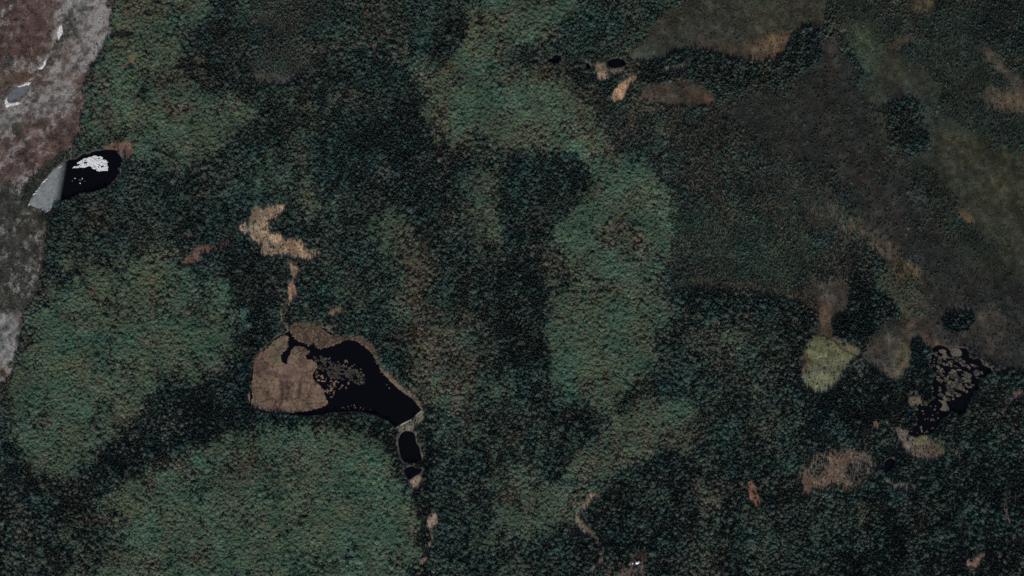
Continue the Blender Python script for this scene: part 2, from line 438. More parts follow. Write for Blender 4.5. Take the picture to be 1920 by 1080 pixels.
paint([(1790,382),(1805,390),(1830,415),(1815,420),(1795,400)], 8, 4, 4, soil=(.10,.07,.048), dens=.2)
paint([(1655,190),(1745,185),(1745,240),(1735,290),(1680,290),(1650,240)], 16, mix=(.02,.35,.6,.03), dens=.93, h=.85)
paint([(1850,165),(1940,185),(1940,235),(1890,215),(1850,200)], 14, soil=(.085,.064,.048), dens=.25)
paint([(1885,210),(1940,225),(1940,255)], 10, soil=(.085,.055,.046), dens=.15)
stroke([(1850,95),(1880,130),(1925,175)], 17, 8, soil=(.052,.045,.041), dens=.08)
paint([(1750,440),(1850,470),(1940,540),(1940,600),(1840,560)], 30, dens=.5, h=.4)
paint([(1860,400),(1940,410),(1940,560),(1880,520)], 40, soil=(.038,.040,.030), dens=.3)
# stands and hollows, middle right
paint([(1270,522),(1400,528),(1530,558),(1565,600),(1560,640),(1528,630),(1530,580),(1440,549),(1300,546)], 9, 5, 4, soil=(.050,.043,.036), dens=.7, h=.6, mix=(.0,.35,.5,.15))
paint([(1500,520),(1600,520),(1600,590),(1560,630),(1535,600)], 14, soil=(.062,.048,.041), dens=.35, h=.5)
paint([(1540,560),(1558,565),(1562,640),(1535,635)], 8, 3, 3, soil=(.085,.060,.048), dens=.05)
paint([(1690,590),(1740,590),(1770,640),(1800,650),(1760,660),(1715,640)], 14, soil=(.088,.062,.048), dens=.06)
paint([(1615,650),(1700,600),(1745,615),(1718,640),(1705,700),(1665,712),(1620,690)], 12, soil=(.056,.047,.038), dens=.12, h=.45)
paint([(1680,640),(1712,640),(1700,700),(1670,700)], 14, soil=(.08,.067,.044), dens=.08)
paint([(1680,560),(1760,560),(1800,620),(1760,640),(1700,600)], 16, dens=.35)
paint([(1594,528),(1613,517),(1636,545),(1666,560),(1692,586),(1655,606),(1622,637),(1592,622),(1562,627),(1555,602),(1590,588)], 6, 3, 3, mix=DARK, dens=.98, h=1.0, soil=(.04,.035,.03))
paint([(1768,596),(1790,582),(1815,586),(1828,600),(1810,622),(1790,628),(1775,618)], 5, 3, 3, mix=DARK, dens=.98, h=.95, soil=(.04,.035,.03))
paint([(1702,636),(1730,634),(1735,660),(1750,700),(1750,745),(1735,762),(1700,780),(1690,735),(1715,690)], 6, 4, 3, mix=DARK, dens=.97, h=1.0, soil=(.04,.035,.03))
paint([(1592,705),(1630,678),(1662,708),(1672,740),(1600,770),(1545,750)], 6, 4, 3, mix=DARK, dens=.97, h=1.0, soil=(.04,.035,.03))
paint([(1478,88),(1485,62),(1515,50),(1535,62),(1540,85),(1545,100),(1530,125),(1500,137),(1460,130),(1438,120),(1470,103)], 5, 3, 3, mix=(0,.45,.55,0), dens=.98, h=1.0, soil=(.04,.035,.03))
paint([(1180,120),(1240,120),(1262,96),(1340,94),(1365,112),(1432,118),(1420,150),(1370,185),(1340,180),(1330,158),(1270,142),(1220,150),(1195,160)], 6, 4, 4, mix=(0,.4,.58,.02), dens=.96, h=1.0, soil=(.04,.036,.03))
paint([(1235,128),(1300,118),(1300,124),(1240,135)], 4, 3, 4, soil=(.16,.13,.1), dens=.25)
paint([(1500,128),(1470,140),(1440,140),(1430,125)], 10, soil=(.06,.055,.05), dens=.2)
paint([(1522,632),(1560,630),(1612,655),(1612,672),(1592,682),(1572,722),(1540,740),(1505,726),(1500,690),(1512,650)], 7, 3, 3, soil=(.135,.132,.074), dens=.015)
paint([(1505,660),(1520,668),(1512,700),(1500,695)], 8, 2, 2, soil=(.13,.075,.055))
paint([(1560,632),(1612,655),(1600,668),(1565,650)], 8, 2, 2, soil=(.145,.125,.07))
stroke([(1518,624),(1545,630),(1566,640),(1582,657),(1610,670)], 3.5, 2, 2, 2, soil=(.03,.03,.022), dens=0)
stroke([(1515,626),(1522,634)], 6, 2, 1, 1, soil=(.012,.012,.012), dens=0)
stroke([(1516,655),(1530,650),(1545,660)], 1.5, 2, 2, 3, soil=(.06,.065,.03), dens=0, amt=.7)
stroke([(1920,628),(1911,650),(1892,662),(1888,688),(1870,702)], 2.6, 2, 2, 2, soil=(.012,.012,.014), dens=0)
stroke([(1888,664),(1880,640)], 1.8, 2, 2, 2, soil=(.02,.02,.02), dens=0, amt=.7)
stroke([(1789,640),(1796,648),(1806,653),(1812,658)], 2.2, 2, 1, 1, soil=(.16,.12,.09), dens=0)
stroke([(1826,674),(1842,676),(1856,688),(1868,701)], 2.4, 2, 1, 1, soil=(.18,.15,.11), dens=0)
stroke([(1500,40),(1512,50),(1518,58)], 2, 2, 2, 2, soil=(.03,.025,.02), dens=0)
stroke([(1560,50),(1575,60),(1585,58)], 4, 3, 2, 2, soil=(.13,.105,.085), dens=0)
stroke([(1620,360),(1640,330),(1660,300)], 3, 4, 3, 3, soil=(.07,.06,.052), amt=.6)
stroke([(1715,55),(1745,85),(1760,105),(1790,140)], 2, 2, 2, 3, soil=(.09,.08,.07), dens=0, amt=.7)
paint([(1700,560),(1780,540),(1900,590),(1900,690),(1830,660),(1760,650)], 30, soil=(.038,.035,.033), dens=.08)
paint([(1640,150),(1760,150),(1780,300),(1720,330),(1640,280)], 30, soil=(.033,.036,.030), dens=.3)
paint([(1655,192),(1700,185),(1745,192),(1728,225),(1742,262),(1732,290),(1690,288),(1652,240)], 8, 6, 14, mix=(.05,.42,.48,.05), dens=.9, h=.85, soil=(.03,.03,.026))
paint([(1594,528),(1613,517),(1636,545),(1666,560),(1692,586),(1655,606),(1622,637),(1592,622),(1562,627),(1555,602),(1590,588)], 6, 4, 9, mix=(0,.22,.78,0), dens=.96, h=1.05, soil=(.03,.028,.026))
paint([(1764,596),(1790,580),(1817,584),(1832,600),(1812,625),(1790,632),(1771,620)], 5, 4, 9, mix=(0,.18,.82,0), dens=.96, h=1.0, soil=(.03,.028,.026))
# ---- heath with frost on the left edge
HEATH = [(215,-20),(205,60),(180,122),(166,170),(150,230),(142,268),(105,292),(62,335),(45,372),(80,400),(86,440),(72,520),(52,580),(42,625),(25,690),(0,722),(-20,735),(-20,-20)]
paint(HEATH, 18, 7, 13, soil=(.075,.05,.043), dens=.015, h=.4, mix=(0,.1,.6,.3), frost=.38)
paint([(125,-20),(215,-20),(204,60),(180,122),(164,165),(130,190),(80,240),(0,330),(-20,330),(-20,250),(50,190),(110,110)], 26, 14, 8, frost=.50, soil=(.082,.068,.060))
paint([(165,-20),(212,-20),(200,65),(176,122),(150,120),(160,50)], 16, 6, 5, frost=.68)
paint([(70,-20),(160,-20),(130,60),(80,90)], 26, frost=.40, soil=(.09,.075,.066))
paint([(-20,-20),(80,-20),(105,55),(60,120),(-20,170)], 26, frost=.16, soil=(.068,.044,.038))
paint([(118,30),(165,-10),(170,10),(135,70),(115,110),(100,115)], 12, frost=.3, soil=(.06,.058,.052))
paint([(60,240),(140,168),(145,268),(105,292),(60,335),(-20,360),(-20,330)], 22, frost=.27, soil=(.068,.046,.040))
paint([(140,160),(162,165),(150,225),(142,265),(105,285),(95,262),(120,220)], 14, frost=.08, soil=(.074,.047,.038))
paint([(145,145),(172,143),(170,160),(148,168)], 8, 3, 3, frost=.1, soil=(.09,.05,.045))
paint([(-20,138),(48,134),(66,145),(42,160),(-20,176)], 8, 4, 3, frost=.1, soil=(.078,.050,.034))
paint([(22,231),(35,228),(42,245),(35,254),(22,250)], 6, 3, 3, frost=.05, soil=(.03,.032,.024))
paint([(10,102),(30,100),(26,125),(12,128)], 8, 4, 3, frost=.05, soil=(.035,.036,.03))
stroke([(55,280),(88,252),(104,232)], 4, 4, 3, 3, frost=.55)
paint([(0,340),(50,345),(70,330),(62,345),(45,372),(80,400),(86,440),(72,520),(52,585),(20,585),(-20,600),(-20,350)], 12, 6, 5, frost=.25, soil=(.032,.031,.024), dens=.35, h=.45, mix=(0,.2,.6,.2))
paint([(14,585),(42,588),(34,640),(20,690),(-20,720),(-20,610)], 12, 5, 5, frost=.52, soil=(.09,.085,.08), dens=0)
paint([(30,370),(58,332),(108,287),(142,274),(152,290),(112,315),(76,350),(55,388)], 7, 4, 4, frost=.12, soil=(.032,.033,.025), dens=.8, h=.5, mix=(0,.35,.6,.05))
paint([(75,395),(105,392),(95,420),(70,420)], 9, dens=.8, h=.6, mix=(0,.3,.65,.05), frost=-1, soil=(.03,.03,.025))
stroke([(100,72),(112,52),(117,62)], 5, 3, 2, 3, frost=.75)
stroke([(72,128),(84,116),(88,110)], 4, 3, 2, 2, frost=.75)
stroke([(32,164),(48,158),(62,147)], 3, 3, 2, 2, frost=.72)
# ---- bare tan clearings (dead sedge)
TAN = (.30, .215, .142)
FOX = [(467,397),(495,387),(510,392),(537,373),(537,390),(513,415),(507,432),(518,444),(540,447),(562,457),(586,470),(595,480),(593,489),(576,480),(550,486),(532,488),(510,482),(491,476),(494,458),(474,450),(450,438),(445,424),(452,415),(471,418)]
paint(FOX, 9, 2, 15, soil=TAN, dens=.10, h=.6)
paint([(536,490),(550,494),(566,512),(556,522),(546,516)], 3, 2, 3, soil=(.24,.17,.115), dens=.03)
paint([(540,530),(556,534),(557,566),(540,567),(538,548)], 3, 2, 2, soil=(.24,.155,.11), dens=.0)
stroke([(552,520),(546,532)], 5, 3, 2, 2, soil=(.2,.14,.1), dens=0)
stroke([(545,568),(528,585),(530,605),(540,620)], 7, 4, 2, 3, soil=(.16,.13,.08), dens=.25, h=.5)
paint([(612,588),(625,578),(641,576),(648,592),(636,585),(620,598)], 4, 2, 5, soil=(.2,.125,.085), dens=.03)
paint([(335,500),(345,486),(358,470),(376,462),(426,452),(431,463),(398,464),(386,472),(378,478),(374,494),(360,492),(347,508)], 4, 3, 6, soil=(.145,.08,.062), dens=.08, h=.5)
stroke([(350,441),(370,446)], 6, 3, 2, 3, soil=(.14,.085,.065), dens=0)
paint([(196,90),(217,75),(246,82),(244,92),(215,92)], 6, 3, 6, soil=(.17,.115,.075), dens=.2)
paint([(225,128),(250,102),(266,106),(258,120),(237,132)], 6, 3, 6, soil=(.18,.12,.078), dens=.1)
paint([(180,80),(200,72),(210,110),(185,120),(176,110)], 12, mix=TWIG, dens=.7)
paint([(190,278),(215,266),(246,264),(254,285),(244,306),(232,296),(224,282)], 5, 3, 5, soil=(.15,.09,.068), dens=.05)
stroke([(226,285),(233,306),(226,325),(205,349)], 4, 3, 2, 3, soil=(.17,.135,.105), dens=0)
paint([(1116,118),(1138,121),(1136,130),(1148,147),(1141,150),(1122,153),(1115,136)], 4, 2, 4, soil=(.27,.2,.135), dens=0)
paint([(1136,128),(1170,124),(1172,140),(1150,148)], 5, 2, 4, soil=(.12,.095,.075), dens=0)
paint([(1172,150),(1183,143),(1196,144),(1191,156),(1179,161),(1170,186),(1151,193),(1142,191),(1150,170),(1163,156)], 3.5, 1.5, 3, soil=(.33,.235,.155), dens=0)
paint([(1178,155),(1184,154),(1180,168),(1172,186)], 4, 2, 2, soil=(.08,.065,.05), dens=0)
stroke([(1173,146),(1176,158)], 1.6, 2, 1, 1, soil=(.07,.05,.04))
stroke([(1118,135),(1130,131),(1138,134)], 1.5, 2, 1, 1, soil=(.05,.04,.03))
paint([(1084,110),(1100,112),(1118,128),(1110,134),(1095,124)], 5, 2, 5, soil=(.17,.13,.1), dens=.05)
MATSE = [(1502,930),(1507,909),(1512,890),(1524,889),(1528,900),(1541,898),(1554,878),(1552,853),(1569,857),(1587,846),(1601,841),(1625,851),(1633,864),(1603,873),(1588,873),(1583,887),(1594,909),(1587,920),(1572,911),(1560,908),(1547,914),(1524,923)]
paint([(1520,860),(1560,840),(1640,845),(1645,880),(1590,925),(1500,935),(1505,890)], 18, soil=(.09,.075,.06), dens=.45, h=.8)
paint(MATSE, 4, 2, 5, soil=(.115,.08,.06), dens=.06, h=.6)
paint([(1590,848),(1630,853),(1630,866),(1595,870)], 8, 3, 3, soil=(.085,.07,.058), dens=.0)
paint([(1640,875),(1662,905),(1725,903),(1729,916),(1692,926),(1664,916)], 7, 4, 5, soil=(.085,.07,.056), dens=.15)
paint([(1600,820),(1640,800),(1650,840),(1610,850)], 20, soil=(.07,.06,.05), dens=.55)
paint([(1400,905),(1412,901),(1421,925),(1433,951),(1411,951),(1402,926)], 4, 2, 4, soil=(.19,.10,.068), dens=.03)
stroke([(1412,921),(1416,926)], 6, 3, 1, 1, soil=(.01,.008,.008))
stroke([(1112,930),(1100,945),(1083,962),(1080,976),(1097,992),(1110,1002)], 13, 4, 2, 4, soil=(.19,.145,.105), dens=.05)
stroke([(1110,1002),(1120,1014),(1129,1034),(1126,1056),(1104,1072)], 6, 4, 2, 3, soil=(.18,.14,.105), dens=.05)
stroke([(1126,1056),(1140,1066)], 5, 4, 2, 3, soil=(.16,.13,.1), dens=.05)
paint([(1150,1068),(1185,1058),(1218,1060),(1235,1100),(1145,1100)], 8, 4, 8, soil=(.098,.070,.060), dens=.18)
paint([(1175,1040),(1215,1030),(1222,1062),(1178,1060)], 8, 3, 6, soil=(.060,.044,.040), dens=.6, h=.6)
paint([(1808,1052),(1830,1042),(1850,1032),(1842,1050),(1832,1072),(1814,1074)], 5, 2, 4, soil=(.19,.115,.085), dens=.03)
stroke([(1885,948),(1888,968),(1896,982)], 7, 4, 3, 3, soil=(.15,.11,.085), dens=.15)
stroke([(1895,1000),(1902,1012)], 4, 3, 3, 3, soil=(.13,.09,.07), dens=.2)
paint([(1894,735),(1908,731),(1922,738),(1918,749),(1900,746)], 5, 2, 4, soil=(.17,.115,.09), dens=.05)
paint([(1632,790),(1645,789),(1651,806),(1641,808)], 4, 2, 3, soil=(.2,.13,.085), dens=0)
paint([(1704,744),(1722,742),(1730,760),(1720,764),(1706,765)], 4, 2, 3, soil=(.14,.11,.075), dens=0)
paint([(1664,798),(1690,806),(1704,810),(1732,818),(1765,832),(1775,850),(1752,868),(1720,862),(1690,842),(1682,822)], 6, 3, 4, soil=(.10,.08,.062), dens=.06)
paint([(1711,832),(1722,822),(1734,810),(1742,826),(1728,834)], 4, 2, 3, soil=(.16,.155,.075), dens=0)
paint([(1746,826),(1765,820),(1770,838),(1754,840)], 5, 2, 3, soil=(.14,.125,.065), dens=.05)
stroke([(1762,822),(1780,842),(1800,858)], 7, 5, 3, 4, soil=(.12,.09,.07), dens=.15)
stroke([(1666,798),(1660,788)], 3, 2, 1, 1, soil=(.25,.23,.2), dens=0)
paint([(764,905),(777,890),(792,893),(789,914),(778,923),(767,911)], 3, 2, 4, soil=(.24,.165,.12), dens=0)
paint([(800,980),(806,958),(822,962),(823,982),(813,993),(800,993)], 4, 2, 5, soil=(.25,.17,.12), dens=.03)
stroke([(810,993),(812,1008),(806,1022)], 7, 4, 2, 4, soil=(.2,.14,.1), dens=.2)
paint([(782,1057),(793,1046),(806,1043),(805,1055),(790,1060)], 3, 2, 4, soil=(.22,.155,.115), dens=.03)
stroke([(465,860),(478,874)], 7, 6, 2, 4, soil=(.12,.07,.05), dens=.3, amt=.8)
paint([(738,806),(756,796),(776,786),(784,775),(794,772),(796,785),(780,806),(748,812)], 4, 2, 3, soil=(.12,.105,.075), dens=.05)
paint([(1290,910),(1345,915),(1350,940),(1330,960),(1300,940)], 18, soil=(.075,.065,.05), dens=.7, mix=(.1,.3,.2,.4))
for (x, y) in ((180,862),(346,920),(505,880),(690,500),(1210,595),(1290,730),(885,100),(700,90),(1395,830)):
    paint([(x-7,y-4),(x+4,y-7),(x+8,y+5),(x-4,y+7)], 6, 3, 5, soil=(.15,.095,.07), dens=.3)

for ln in ([(748,810),(743,826),(747,850),(758,869)], [(778,812),(780,826),(790,845),(793,866)], [(756,874),(756,890),(764,902)], [(793,876),(791,890)]):
    stroke(ln, 4, 2, 2, 4, soil=(.12,.105,.09), dens=.05)
# ---- ponds
MAIN = [(540,622),(552,606),(600,610),(640,637),(668,628),(702,648),(710,682),(742,716),(776,741),(793,768),(783,774),(770,786),(742,804),(726,790),(702,776),(660,770),(615,775),(550,779),(478,770),(464,755),(470,722),(472,685),(490,655),(520,632)]
POOLS = [
    ('main', MAIN, 1.5),
    ('upper stream', [(749,811),(775,808),(778,825),(788,844),(790,866),(760,869),(749,850),(744,826)], 2.2),
    ('lower stream', [(758,875),(791,876),(788,888),(778,893),(766,901),(758,888)], 1),
    ('west', [(109,313),(129,304),(146,295),(162,288),(186,280),(213,279),(224,286),(229,306),(222,325),(214,338),(202,349),(179,361),(151,363),(126,375),(112,382),(100,385),(93,397),(76,393),(54,386),(55,378),(68,360),(82,341),(98,322)], 2.5),
    ('north', [(1141,112),(1154,110),(1167,111),(1175,121),(1166,123),(1153,128),(1140,126)], 1.2),
    ('small north', [(1024,116),(1040,102),(1056,108),(1046,121)], 1.5),
    ('tiny north', [(1096,117),(1104,119),(1109,128),(1103,131)], .6),
    ('east', [(1738,664),(1762,651),(1780,653),(1791,643),(1806,654),(1822,672),(1841,677),(1858,689),(1867,700),(1850,702),(1839,718),(1828,734),(1817,751),(1816,772),(1799,777),(1773,777),(1766,788),(1752,811),(1732,816),(1710,820),(1702,809),(1722,790),(1716,779),(1718,762),(1738,760),(1754,747),(1745,735),(1750,700),(1745,682)], 4.5),
    ('lower east', [(1716,764),(1738,760),(1756,754),(1768,775),(1762,795),(1748,813),(1712,821),(1703,810),(1722,790)], 4),
    ('right east', [(1782,749),(1800,746),(1813,753),(1815,770),(1799,777),(1783,773)], 3),
    ('black forest', [(1655,882),(1660,865),(1672,858),(1680,866),(1672,878),(1664,888)], 1.5),
    ('grey heath', [(12,182),(22,170),(36,164),(54,163),(52,172),(40,181),(20,191)], 1),
]
POND_SM = {}
for nm, poly, w in POOLS:
    sp = smooth(poly, 1); POND_SM[nm] = sp
    sel, d = region(sp, 8, w, w * 1.6)
    if nm == 'east': d = d - (fbm(PX[sel], PY[sel], 16, 2, 3) - .40) * 22
    POND[sel] = np.maximum(POND[sel], d)
mu = GX * .55 + GY * .83; mv = GX * .83 - GY * .55
mot = .80 * np.exp((fbm(GX, GY, 34, 2, 5) - .5) * .8 + (fbm(mu * .3, mv, 20, 6, 4) - .5) * 1.1 + (fbm(GX, GY, 8, 5, 3) - .5) * 1.5); hue = (fbm(GX, GY, 55, 4, 4) - .5)
F['sr'] = F['sr'] * mot * np.exp(hue * .35); F['sg'] = F['sg'] * mot; F['sb'] = F['sb'] * mot * np.exp(-hue * .3)
bog = np.clip((PX - 1150) / 120, 0, 1) * np.clip((700 - PY) / 80, 0, 1)
for c, q in zip(('sr', 'sg', 'sb'), (.15, .16, .27)): F[c] = F[c] * (1 - q * bog)
F['dens'] = np.where(POND > -1.0, 0, F['dens'])
ru = (GX - GY) * .7071; rv = (GX + GY) * .7071
fs = (fbm(ru * .35, rv, 14, 1, 4) - .5) * .95 + (fbm(GX, GY, 7, 3, 3) - .5) * .9
F['frost'] = np.where(F['frost'] > -.5, F['frost'] - .08 + fs, F['frost'])
mud = np.clip(1 - np.abs(POND) / 5, 0, 1) * (POND > -5)
for c, q in zip(('sr', 'sg', 'sb'), (.05, .04, .032)):
    F[c] = F[c] * (1 - .55 * mud) + q * .55 * mud
F['frost'] = np.where(POND > -1, -1, F['frost'])

# ------------------------------------------------------------------ ground: one sheet, fine in view, coarse to the horizon
def axis(n):
    inner = np.arange(-30, n + 31, 2.0)
    mid1 = np.arange(-MARG, -30, 10.0); mid2 = np.arange(n + 40, n + MARG + 1, 10.0)
    far = np.array([12000, 6000, 3000, 1500, 800, 450], float)
    return np.concatenate([-far, mid1, inner, mid2, n + far[::-1]])
ax, ay = axis(1920), axis(1080)
AX, AY = np.meshgrid(ax, ay)
ci = np.clip(np.rint((AX + MARG) / STEP).astype(int), 0, SH[1] - 1)
ri = np.clip(np.rint((AY + MARG) / STEP).astype(int), 0, SH[0] - 1)
pond = POND[ri, ci]
Z = (fbm(AX, AY, 40, 2, 4) - .5) * 0.8
t = np.clip((pond + 1.2) / 2.8, 0, 1); t = t * t * (3 - 2 * t)
Z = Z * (1 - np.clip((pond + 8) / 8, 0, 1)) - 1.7 * t
nx, ny = len(ax), len(ay)
co = np.stack([AX - 960, 540 - AY, Z], -1).reshape(-1, 3).astype(np.float32)
idx = np.arange(nx * ny).reshape(ny, nx)
quads = np.stack([idx[1:, :-1], idx[1:, 1:], idx[:-1, 1:], idx[:-1, :-1]], -1).reshape(-1, 4).astype(np.int32)
me = bpy.data.meshes.new('ground')
me.vertices.add(len(co)); me.vertices.foreach_set('co', co.ravel())
me.loops.add(quads.size); me.loops.foreach_set('vertex_index', quads.ravel())
me.polygons.add(len(quads)); me.polygons.foreach_set('loop_start', np.arange(0, quads.size, 4, dtype=np.int32))
me.update(calc_edges=True)
me.polygons.foreach_set('use_smooth', np.ones(len(quads), bool))
ca = me.color_attributes.new('soil', 'FLOAT_COLOR', 'POINT')
rgba = np.stack([F['sr'][ri, ci], F['sg'][ri, ci], F['sb'][ri, ci], np.ones_like(AX)], -1).reshape(-1).astype(np.float32)
ca.data.foreach_set('color', rgba)
fa = me.attributes.new('frost', 'FLOAT', 'POINT')
fa.data.foreach_set('value', F['frost'][ri, ci].reshape(-1).astype(np.float32))
ground = tag(obj('ground', me, M_GROUND), 'boggy ground with brown mire, frosted heath and dark forest floor', 'ground', kind='structure')

# ------------------------------------------------------------------ flat plates: water, mats, ice
def rough_outline(poly, seg=3.0, amp=0.8, seed=0):
    r = random.Random(seed); out = []
    n = len(poly)
    for i in range(n):
        a = Vector(poly[i]); b = Vector(poly[(i + 1) % n])
        k = max(1, int((b - a).length / seg))
        nrm = Vector((b.y - a.y, a.x - b.x)); nrm = nrm.normalized() if nrm.length > 0 else nrm
        for j in range(k):
            p = a.lerp(b, j / k) + nrm * r.uniform(-amp, amp)
            out.append((p.x, p.y))
    return out

def plate(name, poly, top, thick, mat, edge=0.25, parent=None):
    """polygon in picture metres -> a slab with a rounded rim, origin at its own centre"""
    cx = sum(p[0] for p in poly) / len(poly); cy = sum(p[1] for p in poly) / len(poly)
    pts = [Vector((p[0] - cx, cy - p[1], 0)) for p in poly]
    area = sum(pts[i].x * pts[(i + 1) % len(pts)].y - pts[(i + 1) % len(pts)].x * pts[i].y for i in range(len(pts)))
    if area < 0: pts.reverse()
    n = len(pts)
    tris = geometry.tessellate_polygon([pts])
    inner = []
    for i in range(n):
        a, b, c = pts[i - 1], pts[i], pts[(i + 1) % n]
        e = (c - a); e = Vector((-e.y, e.x, 0)).normalized() if e.length > 1e-6 else Vector()
        inner.append(b + e * edge)
    v = [(p.x, p.y, 0.0) for p in inner] + [(p.x, p.y, -thick * .4) for p in pts] + [(p.x, p.y, -thick) for p in pts]
    f = []
    for t3 in tris:
        a, b, c = t3
        ar = (pts[b] - pts[a]).cross(pts[c] - pts[a]).z
        f.append((a, b, c) if ar > 0 else (a, c, b))
    for k in (0, n):
        for i in range(n):
            j = (i + 1) % n
            f.append((k + i, k + n + i, k + n + j, k + j))
    return obj(name, mesh(name, v, f), mat, parent, (wx(cx), wy(cy), top))

WATER_Z = -0.55
for ip, (nm, poly, w) in enumerate(POOLS):
    cx = sum(p[0] for p in poly) / len(poly); cy = sum(p[1] for p in poly) / len(poly)
    xs = [p[0] for p in poly]; ys = [p[1] for p in poly]
    # a little wider than the hollow: its rim lies under the banks
    sp = POND_SM[nm]; n = len(sp); out = []
    ar = sum(sp[i][0] * sp[(i + 1) % n][1] - sp[(i + 1) % n][0] * sp[i][1] for i in range(n))
    for i in range(n):
        e = Vector((sp[(i + 1) % n][0] - sp[i - 1][0], sp[(i + 1) % n][1] - sp[i - 1][1])).normalized()
        s = 1 if ar > 0 else -1
        out.append((sp[i][0] + e.y * 4 * s, sp[i][1] - e.x * 4 * s))
    o = plate('pond', out, WATER_Z + .006 * ip, .3, M_WATER, 0)
    tag(o, 'dark water of the %s pool' % nm, 'pond', kind='structure')

# ------------------------------------------------------------------ tree prototypes
def shade_attr(me, vals):
    a = me.color_attributes.new('shade', 'FLOAT_COLOR', 'POINT')
    a.data.foreach_set('color', np.array([(s, s, s, 1) for s in vals], np.float32).ravel())

def taper(v, f, sh, p0, p1, r0, r1, s=.6, n=4):
    b = len(v); p0 = Vector(p0); p1 = Vector(p1); d = (p1 - p0).normalized()
    u = d.orthogonal().normalized(); w = d.cross(u)
    for p, r in ((p0, r0), (p1, r1)):
        for i in range(n):
            q = p + (u * math.cos(i * 2 * math.pi / n) + w * math.sin(i * 2 * math.pi / n)) * r
            v.append(tuple(q)); sh.append(s)
    for i in range(n):
        j = (i + 1) % n; f.append((b + i, b + j, b + n + j, b + n + i))

def conifer(seed, H=9.5, R0=1.75):
    r = random.Random(seed); v = []; f = []; sh = []
    tr = ([], [], [])
    taper(*tr, (0, 0, -.3), (0, 0, H * .9), .16, .03, 1)
    lay = 6
    for k in range(lay):
        t = k / lay
        z0 = H * (.10 + .80 * t); rad = R0 * (1 - t) ** .8 * r.uniform(.88, 1.12) + .18
        zt = z0 + H * .22; n = 8; ph = r.random() * 6
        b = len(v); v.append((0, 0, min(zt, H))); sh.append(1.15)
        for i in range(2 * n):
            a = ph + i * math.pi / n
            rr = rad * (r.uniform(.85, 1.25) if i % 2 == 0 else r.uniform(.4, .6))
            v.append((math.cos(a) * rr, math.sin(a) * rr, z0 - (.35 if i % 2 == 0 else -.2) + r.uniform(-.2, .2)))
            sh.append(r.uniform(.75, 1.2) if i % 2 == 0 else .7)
        for i in range(2 * n):
            f.append((b, b + 1 + i, b + 1 + (i + 1) % (2 * n)))
    return (v, f, sh), tr

def broadleaf(seed, H=7.5, R0=2.4, leaves=150, size=.75, low=.32):
    r = random.Random(seed); v = []; f = []; sh = []
    tr = ([], [], [])
    taper(*tr, (0, 0, -.3), (0, 0, H * .55), .15, .08, 1)
    cl = []
    for k in range(6):
        a = k * 2 * math.pi / 6 + r.uniform(-.5, .5); rr = R0 * r.uniform(.35, .62); z = H * r.uniform(.5, .85)
        p = (math.cos(a) * rr, math.sin(a) * rr, z); cl.append((p, R0 * r.uniform(.38, .6)))
        taper(*tr, (0, 0, H * r.uniform(.3, .5)), p, .07, .02, 1, 3)
    cl.append(((0, 0, H * .9), R0 * .5))
    for i in range(leaves):
        (cx, cy, cz), cr = r.choice(cl)
        d = Vector((r.gauss(0, 1), r.gauss(0, 1), r.gauss(0, .8))).normalized() * cr * r.uniform(.55, 1.05)
        c = Vector((cx, cy, max(cz, H * low))) + d
        nrm = (d.normalized() + Vector((r.uniform(-.7, .7), r.uniform(-.7, .7), r.uniform(.0, 1.3)))).normalized()
        u = nrm.orthogonal().normalized(); w = nrm.cross(u); s = size * r.uniform(.6, 1.3); a0 = r.random() * 6
        b = len(v); g = r.uniform(.7, 1.3)
        for q in range(3):
            a = a0 + q * 2.094
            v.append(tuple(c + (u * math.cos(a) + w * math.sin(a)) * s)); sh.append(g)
        f.append((b, b + 1, b + 2))
    return (v, f, sh), tr

def twiggy(seed, H=6.0, R0=1.9, twigs=46):
    r = random.Random(seed); v = []; f = []; sh = []
    tr = ([], [], [])
    for k in range(3):
        a = r.random() * 6.28
        taper(*tr, (math.cos(a) * .3, math.sin(a) * .3, -.3), (math.cos(a) * R0 * .4, math.sin(a) * R0 * .4, H * .6), .1, .04, 1, 3)
    for i in range(twigs):
        a = r.random() * 6.28; q = r.random() ** .6
        p0 = Vector((math.cos(a) * R0 * .3 * q, math.sin(a) * R0 * .3 * q, H * r.uniform(.15, .6)))
        p1 = Vector((math.cos(a) * R0 * q * r.uniform(.8, 1.2), math.sin(a) * R0 * q * r.uniform(.8, 1.2), H * r.uniform(.65, 1.05)))
        d = (p1 - p0).normalized(); u = d.orthogonal().normalized(); w = d.cross(u); th = r.random() * 6
        s = (u * math.cos(th) + w * math.sin(th)) * r.uniform(.16, .3); g = r.uniform(.75, 1.3)
        b = len(v)
        mid = p0.lerp(p1, .55)
        for p in (p0, mid + s, p1, mid - s): v.append(tuple(p)); sh.append(g)
        f.append((b, b + 1, b + 2)); f.append((b, b + 2, b + 3))
    return (v, f, sh), tr

def proto(parts, name):
    (v, f, sh), (tv, tf, ts) = parts
    n = len(v)
    me = mesh(name, list(v) + list(tv), list(f) + [tuple(i + n for i in q) for q in tf])
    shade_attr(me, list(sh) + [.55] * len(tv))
    me.materials.append(M_LEAF)
    return bpy.data.objects.new(name, me)      # never linked: only read by the scatter nodes

def crown_trunk(parts, name):
    (v, f, sh), (tv, tf, ts) = parts
    a = mesh(name + '_crown', v, f); shade_attr(a, sh); a.materials.append(M_LEAFO)
    b = mesh(name + '_trunk', tv, tf); b.materials.append(M_BARK)
    return a, b

